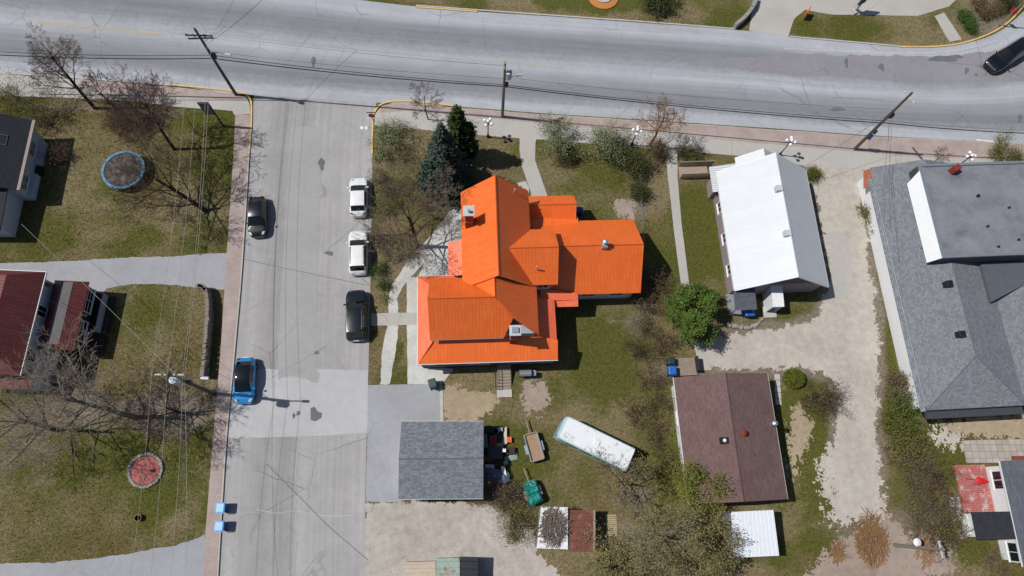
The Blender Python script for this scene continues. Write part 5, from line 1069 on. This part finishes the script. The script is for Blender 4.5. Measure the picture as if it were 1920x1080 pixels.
def tree(name, label, cat, px, h, R, seed, twig='twig_grey', bark='bark', leaf=None, nleaf=0, lsize=.07, levels=4, n=(8,6,5,4), t0=.35, trunk=.16, group=None, ang=(48,42,40,40), lean=(0,0), rmin=.011, up=.05, spread=.12, stems=1):
    p = P(*px); e = thing(name,label,cat,(p.x,p.y,0),0,group); rg = np.random.default_rng(seed); S = []; tips = []
    pr = dict(wob=.11,up=up,rmin=rmin,n=n,t0=t0,ang=ang,ratio=(R/h*1.3,.6,.56,.5),rr=.46)
    for s_ in range(stems):
        d = np.array([lean[0],lean[1],1.]) if stems == 1 else np.array([rg.normal(0,.7)*R/h,rg.normal(0,.7)*R/h,1.]); d /= np.linalg.norm(d)
        rt_ = np.array([rg.normal(0,.22*R*(stems>4)),rg.normal(0,.22*R*(stems>4)),-.05])
        if stems > 1: S.append((0,0,.015,rt_[0],rt_[1]+1e-4,.015,.03,.02,0))
        branch(S,tips,rt_ if stems > 1 else np.array([rg.normal(0,.22*R*(stems>4)),rg.normal(0,.22*R*(stems>4)),-.05]),d,h*(.62 if stems == 1 else rg.uniform(.3,.85)),trunk/(stems**.5),0,levels,pr,rg)
    S = np.array(S); a = S[S[:,8]<2]; b_ = S[S[:,8]>=2]
    # keep the skeleton above the ground
    for q in (a,b_): q[:,2] = np.maximum(q[:,2],-.05); q[:,5] = np.maximum(q[:,5],.02)
    np_mesh('trunk',*tubes(a,6),bark,e); np_mesh('crown',*tubes(b_,3),twig,e)
    if leaf and nleaf: np_mesh('foliage',*leaves(np.array(tips),lsize,rg,.6,nleaf,spread),leaf,e)
    return e
G1 = 'bare trees on the left lawns'
tree('bare_tree','tall bare tree at the far left beside the main road','tree',(178,203),12.5,4.6,1,'twig_grey','bark',n=(11,8,6,6),trunk=.2,group=G1,lean=(-.06,.05))
tree('bare_tree','reddish bare tree behind the corner notice board','tree',(327,280),11.5,4.8,2,'twig_red','bark',n=(11,8,6,6),trunk=.19,group=G1,lean=(-.08,.05))
tree('bare_tree','bare tree whose branches overhang the trampoline','tree',(388,397),10.,6.0,3,'twig_brown','bark',n=(11,8,6,6),trunk=.24,group=G1,t0=.15,lean=(-.45,.2),ang=(60,45,40,40))
tree('bare_tree','small bare tree with pinkish twigs between the two taller ones','tree',(228,212),7.,3.2,4,'twig_red','bark',n=(9,7,5,5),trunk=.12,group=G1)
tree('bare_tree','big bare tree overhanging the red roof','tree',(250,782),14.5,7.5,5,'twig_pale','bark_pale',n=(11,7,6,6),trunk=.25,group=G1,t0=.2,lean=(-.2,.05),rmin=.011)
tree('bare_tree','broad bare tree below the red house','tree',(105,806),10.5,6.5,6,'twig_pale','bark',n=(10,7,6,6),trunk=.22,group=G1,t0=.2,rmin=.011)
tree('bare_tree','low bare thicket tree behind the left kerb','tree',(345,775),5.0,4.4,61,'twig_brown','bark',n=(9,7,6,4),trunk=.14,group=G1,t0=.15)
tree('bare_tree','dark bare tree between the parked white cars and orange house','tree',(783,462),10.5,6.4,7,'twig_grey','bark',n=(11,8,6,6),trunk=.24,t0=.15,ang=(58,45,40,40),lean=(-.05,.1))
tree('bare_tree','small bare sapling beside the blue spruce','tree',(803,224),6.8,2.3,8,'twig_red','bark',n=(9,7,5,4),trunk=.07,levels=4,rmin=.009)
tree('bare_tree','bare tan tree beside the long footpath','tree',(1218,274),9,3.3,9,'twig_tan','bark',n=(10,7,6,5),trunk=.12,levels=4,rmin=.01)
tree('bare_tree','bare shrubby tree at the north end of the flat roof','tree',(1752,303),2.6,1.6,10,'twig_tan','bark',n=(7,6,4,3),trunk=.05,rmin=.008)
# budding trees in the back yard
G2 = 'budding trees in the back yard'
BK = dict(n=(9,6,5,4),group=G2,t0=.15,spread=.3)
tree('budding_tree','large budding tree at the bottom with pale branches','tree',(1225,1005),8.0,5.2,11,'twig_pale','bark_pale','leaf_bud',2,.07,trunk=.2,**BK)
tree('budding_tree','budding tree overhanging the camper bus','tree',(1165,905),5.5,3.8,12,'twig_grey','bark','leaf_bud',1,.06,trunk=.15,**BK)
tree('budding_tree','yellow-green budding tree casting its shadow on the brown roof','tree',(1292,915),4.6,2.8,13,'twig_brown','bark','leaf_yellow',3,.075,trunk=.13,**BK)
tree('budding_tree','budding tree left of the white ribbed shed roof','tree',(1318,1012),5.0,3.2,14,'twig_grey','bark','leaf_bud',2,.07,trunk=.14,**BK)
tree('budding_tree','budding tree below the flaking white shed','tree',(1135,1062),5.0,3.6,15,'twig_grey','bark','leaf_bud',2,.07,trunk=.14,**BK)
tree('budding_tree','budding tree at the bottom right of the sheds','tree',(1290,1080),5.5,3.8,16,'twig_grey','bark_pale','leaf_bud',2,.07,trunk=.14,**BK)
tree('leafy_tree','bright green leafy tree beside the long footpath','tree',(1298,602),5.2,3.3,17,'twig_brown','bark','leaf_green',5,.1,n=(10,7,6,4),trunk=.14,t0=.12,ang=(62,45,40,40),spread=.2)
# conifers
def conifer(name, label, px, h, R, seed, m, dens=1., column=False):
    p = P(*px); e = thing(name,label,'conifer',(p.x,p.y,0)); rg = np.random.default_rng(seed); S = [(0,0,0,0,0,h*.97,.16 if not column else .08,.02,0)]; pts = []
    nl = int(h*(5 if not column else 7))
    for i in range(nl):
        t = (i+.5)/nl; z = .25+(h-.3)*t; rr_ = R*((1-t)**.85 if not column else math.sin(math.pi*min(.98,.12+.86*t))**.6*(1-.35*t))+.08
        for k in range(int((9 if not column else 12)*(1-.5*t)+3)):
            a = rg.random()*6.283; L = rr_*rg.uniform(.4,1.2); dz = -.22*L if not column else .75*L
            q = np.array([L*math.cos(a),L*math.sin(a),z+dz+rg.normal(0,.06)]); S.append((0,0,z,*q,.022,.006,1))
            nn = int(max(4,L*16*dens)); tt = rg.uniform(.2,1.05,nn)
            pp = np.array([0,0,z])+(q-np.array([0,0,z]))*tt[:,None]; pp += rg.normal(0,.09 if not column else .07,(nn,3)); pts.append(pp)
    S = np.array(S); np_mesh('trunk',*tubes(S[S[:,8]<1],6),'bark',e); np_mesh('branches',*tubes(S[S[:,8]>=1],3),'twig_brown',e)
    np_mesh('foliage',*leaves(np.concatenate(pts),.13 if not column else .1,rg,.7,3,.07),m,e); return e
conifer('spruce_tree','large blue-green spruce north-west of the orange house',(838,345),11.5,2.9,31,'spruce_needle')
conifer('cedar_tree','taller narrow dark cedar behind the spruce',(862,292),9.0,1.05,32,'cedar_leaf',1.2,True); conifer('cedar_tree','shorter narrow cedar at the right of the spruce',(880,296),6.6,.9,33,'cedar_leaf',1.2,True)
# shrubs and hedges
SH_ = [0]
def shrub(label, px, h, R, twig='twig_brown', leaf=None, nleaf=3, lsize=.06, group=None, stems=9, name='shrub', n=(4,4,3), spread=.12):
    SH_[0] += 1; return tree(name,label,'shrub',px,h*1.1,R*1.1,100+SH_[0],twig,twig,leaf,max(1,nleaf//2),lsize,levels=3,n=n,t0=.25,trunk=.07,group=group,ang=(38,42,42),rmin=.009,stems=stems+3,spread=spread*2)
shrub('pale green shrub at the sidewalk corner by the stop sign',(738,262),1.9,1.5,'twig_grey','leaf_pale',4,.07); shrub('pale budding shrub right of the curved path',(1050,272),2.2,1.9,'twig_grey','leaf_pale',4,.07,stems=12)
shrub('pale budding shrub left of the second globe lamp',(1135,278),2.1,1.7,'twig_grey','leaf_pale',4,.07,stems=12); shrub('dark green shrub in front of the second globe lamp',(1160,295),1.5,1.3,'twig_brown','leaf_dark',6,.07); shrub('dark upright shrub in the middle of the front lawn',(1190,318),2.0,1.2,'twig_brown','leaf_dark',8,.07,stems=12); shrub('small dark shrub on the fence line of the front lawn',(1195,365),1.2,.7,'twig_brown','leaf_dark',7,.07)
shrub('dark shrub at the foot of the bare tan tree',(1232,292),1.3,.9,'twig_brown','leaf_brown',4,.06); shrub('low shrub at the right of the bare tan tree',(1290,292),1.0,.9,'twig_brown','leaf_olive',5,.06); shrub('dark shrub on the right of the curved path entrance',(1065,300),1.2,1.0,'twig_brown','leaf_dark',5,.06)
for k,(x,y,h,R,lf) in enumerate([(716,300,1.2,1.0,'leaf_pale'),(760,300,1.6,1.5,'leaf_olive'),(722,350,1.3,1.1,'leaf_dark'),(765,355,1.5,1.4,'leaf_olive'),(726,400,1.4,1.2,'leaf_olive'),(800,385,1.3,1.2,'leaf_olive'),(720,460,1.3,1.1,'leaf_dark'),(755,480,1.3,1.3,'leaf_olive'),(718,505,1.0,.9,'leaf_garden'),(722,545,.7,.7,'leaf_garden')]):
    shrub(['pale shrub beside the yellow kerb','olive shrub west of the spruce','dark shrub beside the white hatchback','olive shrub under the spruce edge','olive shrub right of the white hatchback','olive shrub at the foot of the spruce','dark shrub beside the white SUV','olive shrub at the foot of the dark bare tree','green shrub behind the white SUV','low green plant beside the gravel path'][k],(x,y),h,R,'twig_brown',lf,3,.06,'shrubs along the right kerb',stems=4)
shrub('bare brown shrub at the east wall of the orange house',(1222,525),2.0,1.6,'twig_brown','leaf_brown',2,.05,stems=14); shrub('dark bare shrub below the east wing corner',(1205,575),1.6,1.2,'twig_brown','leaf_brown',2,.05)
for k,(x,y,h,R,lf) in enumerate([(1215,620,1.7,1.5,'leaf_brown'),(1200,665,1.5,1.3,'leaf_dark'),(1240,650,1.3,1.1,'leaf_brown'),(1215,715,1.4,1.3,'leaf_brown'),(1225,765,1.5,1.4,'leaf_olive'),(1235,815,1.6,1.5,'leaf_brown'),(1250,860,1.6,1.4,'leaf_olive'),(1195,775,1.2,1.2,'leaf_olive')]):
    shrub(['bare thicket below the leafy tree','dark thicket in the middle of the back yard','brown thicket above the dark bin','brown thicket left of the blue bin','olive thicket beside the brown house wall','brown thicket right of the camper bus','olive thicket below the camper bus end','olive shrub on the back lawn'][k],(x,y),h,R,'twig_brown',lf,3,.055,'thickets along the back yard boundary',stems=5)
shrub('bare thicket at the lower corner of the garage',(925,925),1.5,1.5,'twig_grey','leaf_brown',2,.05,stems=12); shrub('bare thicket left of the teal tarpaulin',(960,935),1.6,1.3,'twig_brown','leaf_brown',2,.05,stems=12); shrub('olive shrub at the edge of the dirt yard',(968,985),1.3,1.4,'twig_brown','leaf_olive',4,.06); 
shrub('brown bare shrub beside the gravel turn',(1540,752),1.4,1.6,'twig_brown','leaf_brown',2,.05,stems=16)
for k,(x,y,h,R,lf,tw) in enumerate([(1640,432,1.3,1.1,'leaf_hedge','twig_brown'),(1632,405,.8,.7,'leaf_olive','twig_brown'),(1698,770,1.6,1.5,'leaf_green','twig_brown'),(1680,800,1.4,1.3,'leaf_hedge','twig_brown'),(1690,730,1.0,1.0,'leaf_brown','twig_grey'),(1690,840,1.3,1.2,'leaf_olive','twig_brown')]):
    shrub(['bright shrub against the grey building wall','low shrub below the rust canopy','leafy green shrub at the grey building corner','yellow-green shrub left of the grey building corner','bare shrub by the grey building wall','olive shrub below the grey building'][k],(x,y),h,R,tw,lf,5,.07,stems=10)
for k in range(6):
    x,y = 1708+(k%2)*28+k*4, 868+k*25; shrub(['first','second','third','fourth','fifth','sixth'][k]+' bare brown hedge clump counted down from the grey building',(x,y),1.6,1.6,'twig_brown' if k%2 else 'twig_grey','leaf_brown' if k%2 else 'leaf_olive',2,.05,'bare hedge beside the white house lawn',stems=9)
shrub('green-budded hedge end beside the concrete path',(1768,985),1.4,1.3,'twig_brown','leaf_olive',4,.06); shrub('yellowish shrubs along the flat roof north edge',(1880,296),.9,1.5,'twig_brown','leaf_yellow',4,.06,stems=12)
shrub('greenish shrub at the far left edge by the road',(28,190),2.6,2.2,'twig_grey','leaf_yellow',2,.06,stems=12); shrub('brown thicket behind the dark roofed house',(95,225),1.6,2.0,'twig_brown','leaf_brown',3,.06,stems=12); shrub('brown thicket under the reddish bare tree',(235,240),1.5,2.2,'twig_red','leaf_brown',2,.05,stems=14); shrub('bare shrub in the shade of the dark roofed house',(125,300),1.2,1.1,'twig_red','leaf_brown',2,.05)
shrub('grassy clump at the bottom of the white house lawn',(1860,1055),.6,.9,'twig_brown','leaf_brown',3,.06); shrub('small flowering clump at the white roofed house corner',(1520,330),.7,.7,'twig_brown','leaf_hedge',5,.06)
for k,(x,y,lf) in enumerate([(1842,28,'leaf_brown'),(1805,35,'leaf_garden'),(1818,55,'leaf_garden'),(1862,22,'leaf_brown'),(1880,10,'leaf_dark'),(1835,12,'leaf_brown')]): shrub(['rust grass clump in the corner garden','green plant nearest the stepping path in the corner garden','green plant at the tip of the corner garden','second rust grass clump in the corner garden','dark bush beside the corner post','rust clump at the top of the corner garden'][k],(x,y),.7 if lf!='leaf_dark' else 2.,.6 if lf!='leaf_dark' else 1.5,'twig_tan' if lf=='leaf_brown' else 'twig_brown',lf,5,.06)
shrub('dark evergreen shrub at the top edge right of the flower bed',(1232,6),1.6,1.5,'twig_brown','leaf_dark',8,.08,stems=12)
# clipped round bush
p = P(1486,711); e = thing('round_bush','clipped round yellow-green bush beside the stepping slabs','shrub',(p.x,p.y,0)); rg = np.random.default_rng(5); d = rg.normal(0,1,(5200,3)); d[:,2] = np.abs(d[:,2]); d /= np.linalg.norm(d,axis=1,keepdims=True); pts = d*np.array([1.05,1.0,1.15])*rg.uniform(.8,1.0,(5200,1))+[0,0,.15]
np_mesh('foliage',*leaves(pts,.07,rg,1.,1,.02),'leaf_hedge',e); MB().cyl((0,0),.08,0,.9,7).build('trunk','bark',e)
# brush piles
def sticks(label, px, R, h, n, m, seed, z0=0):
    p = P(*px,z0); e = thing('brush_pile',label,'brush pile',(p.x,p.y,z0)); rg = np.random.default_rng(seed); S = []
    for i in range(n):
        r = R*math.sqrt(rg.random())*.85; a = rg.random()*6.283; b_ = rg.normal(1.25,.75); L = rg.uniform(.5,1.7); z = max(.03,h*(1-(r/R)**2)*rg.uniform(.3,1.)); c = np.array([r*math.cos(a)*1.0,r*math.sin(a)*1.5,z]); d = np.array([math.cos(b_),math.sin(b_),rg.normal(0,.15)])*L/2
        q0, q1 = c-d, c+d; q0[2] = max(.02,q0[2]); q1[2] = max(.02,q1[2]); S.append((*q0,*q1,.03*rg.uniform(.5,1.3),.015))
    np_mesh('branches',*tubes(S,4),m,e); return e
sticks('large tan brush pile of cut branches on bare soil',(1632,1010),1.7,.6,330,'twig_tan',1); sticks('small heap of twigs and stones on the lawn',(1570,1032),.8,.2,70,'twig_tan',2); sticks('heap of cut branches below the service pole',(1735,1035),1.0,.3,80,'twig_tan',3)
sticks('tangle of dead branches lying on the flaking white shed roof',(1038,985),1.2,.3,230,'twig_grey',6,2.16)
# retaining wall of stacked stones along the raised lawn
e = thing('retaining_wall','stacked stone retaining wall along the left lawn edge','wall',tuple(P(392,625))); L_ = [lc(e,x,y) for x,y in smooth_line([(378,541),(394,552),(397,600),(393,650),(388,708)],6)]; r = random.Random(3); st_ = MB().box(-.22,.22,-.17,.17,0,.31).build('stone',mat('wall_stone','#7d776e',.9,.25,3,20),e,bevel=.04); first = True
pos = []; acc = 0
for a_,b_ in zip(L_,L_[1:]):
    d = math.hypot(b_[0]-a_[0],b_[1]-a_[1]); k = max(1,int(d/.42))
    for i in range(k): pos.append((a_[0]+(b_[0]-a_[0])*i/k,a_[1]+(b_[1]-a_[1])*i/k,math.atan2(b_[1]-a_[1],b_[0]-a_[0])))
for (x,y,an) in pos:
    for lv in range(4):
        o = st_ if first else st_.copy()
        if not first: col.objects.link(o); o.parent = e
        first = False; o.location = (x+r.uniform(-.04,.04)+.2*(lv%2)*math.cos(an),y+r.uniform(-.04,.04)+.2*(lv%2)*math.sin(an),.31*lv); o.rotation_euler = (0,0,an+r.uniform(-.12,.12)); s_ = r.uniform(.92,1.1); o.scale = (s_,s_,1)
# wire fence between the lawns: posts only show
e = thing('wire_fence','thin wire fence with slim posts dividing the front lawn','fence',tuple(P(1200,400)))
pp = [lc(e,x,y) for x,y in smooth_line([(1196,330),(1199,400),(1204,460)],5)]
for q in pp[::2]: MB().cyl((q[0],q[1]),.03,0,1.2,6).build('post','galvanised',e)
for z in (.4,.8,1.15): MB().tube([(q[0],q[1],z) for q in pp],.008,4).build('fence_wire','galvanised',e)
# short grass tufts over all lawns (uncountable)
NG = 430000; gx = rng.uniform(-52,58,NG); gy = rng.uniform(-8,54,NG); keep = np.ones(NG,bool); dg = bpy.context.evaluated_depsgraph_get()
for o in [o for o in col.objects if o.get('kind') == 'structure' and o.type == 'MESH' and o.name != 'ground']:
    if o.name.startswith(('main_road','side_street')):
        me = o.data; W_ = 9; vs_ = [me.vertices[i].co for i in range(0,len(me.vertices),W_)]+[me.vertices[i].co for i in range(W_-1,len(me.vertices),W_)][::-1]; poly = [(v.x,v.y) for v in vs_]
    elif len(o.data.vertices) > 5:
        nv = len(o.data.vertices)//2; poly = [(v.co.x,v.co.y) for v in list(o.data.vertices)[:nv]]
    else: continue
    if o.name.startswith(('kerb','road_marking','gravel_','dirt_yard','bare_soil','tar_patch')) and not o.name.startswith(('gravel_path','gravel_bed')): continue
    keep &= ~inpoly(gx,gy,poly)
for (x0_,y0_,c_,kp) in CRUMB:
    jx = ((gx-x0_)/c_).astype(int); jy = ((gy-y0_)/c_).astype(int); ok = (jx>=0)&(jy>=0)&(jx<kp.shape[1])&(jy<kp.shape[0]); hit = np.zeros(NG,bool); hit[ok] = kp[jy[ok],jx[ok]]; keep &= ~(hit & (rng.random(NG)<.97))
from_soil = np.clip(SOIL,0,1); ix = np.clip(np.searchsorted(xs,gx)-1,0,nx-1); iy = np.clip(np.searchsorted(ys,gy)-1,0,ny-1); keep &= rng.random(NG) > from_soil[iy,ix]*.9
gx, gy = gx[keep], gy[keep]; n = len(gx); an = rng.uniform(0,6.283,n); hh = rng.uniform(.04,.13,n); ln = rng.uniform(.02,.09,n); wd = rng.uniform(.015,.04,n)
b0 = np.stack([gx-np.sin(an)*wd,gy+np.cos(an)*wd,np.full(n,.001)],-1); b1 = np.stack([gx+np.sin(an)*wd,gy-np.cos(an)*wd,np.full(n,.001)],-1); tp = np.stack([gx+np.cos(an)*ln,gy+np.sin(an)*ln,hh],-1)
m, t, b = newmat('grass_blade'); at = node(t,'ShaderNodeAttribute',attribute_name='tint'); t.links.new(at.outputs['Color'],b.inputs['Base Color']); b.inputs['Roughness'].default_value = .9; b.inputs['Specular IOR Level'].default_value = .1; MATS['grass_blade'] = m
ix = np.clip(np.searchsorted(xs,gx)-1,0,nx-1); iy = np.clip(np.searchsorted(ys,gy)-1,0,ny-1); wg = np.clip((GREEN[iy,ix]+.5*rng.random(n)-.45)*1.7,0,1)[:,None]; wdr = np.clip((DRY[iy,ix]+.6*rng.random(n)-.62)*1.7,0,1)[:,None]
tint = np.array(srgb('#67602f'))[None]*np.ones((n,1)); tint = tint*(1-wdr)+np.array(srgb('#a3936a'))*wdr; tint = tint*(1-wg)+np.array(srgb('#63642f'))*wg; tint *= rng.uniform(.4,1.3,(n,1))*(.55+.8*fbm(gx,gy,77,4,1.1))[:,None]
g = np_mesh('grass_tufts',np.stack([b0,b1,tp],1).reshape(-1,3),np.arange(3*n).reshape(-1,3),'grass_blade'); ta = g.data.color_attributes.new('tint','FLOAT_COLOR','POINT'); ta.data.foreach_set('color',np.repeat(np.concatenate([tint,np.ones((n,1))],1),3,axis=0).astype(np.float32).ravel()); tag(g,'short olive grass growing over the lawns','grass',kind='stuff')
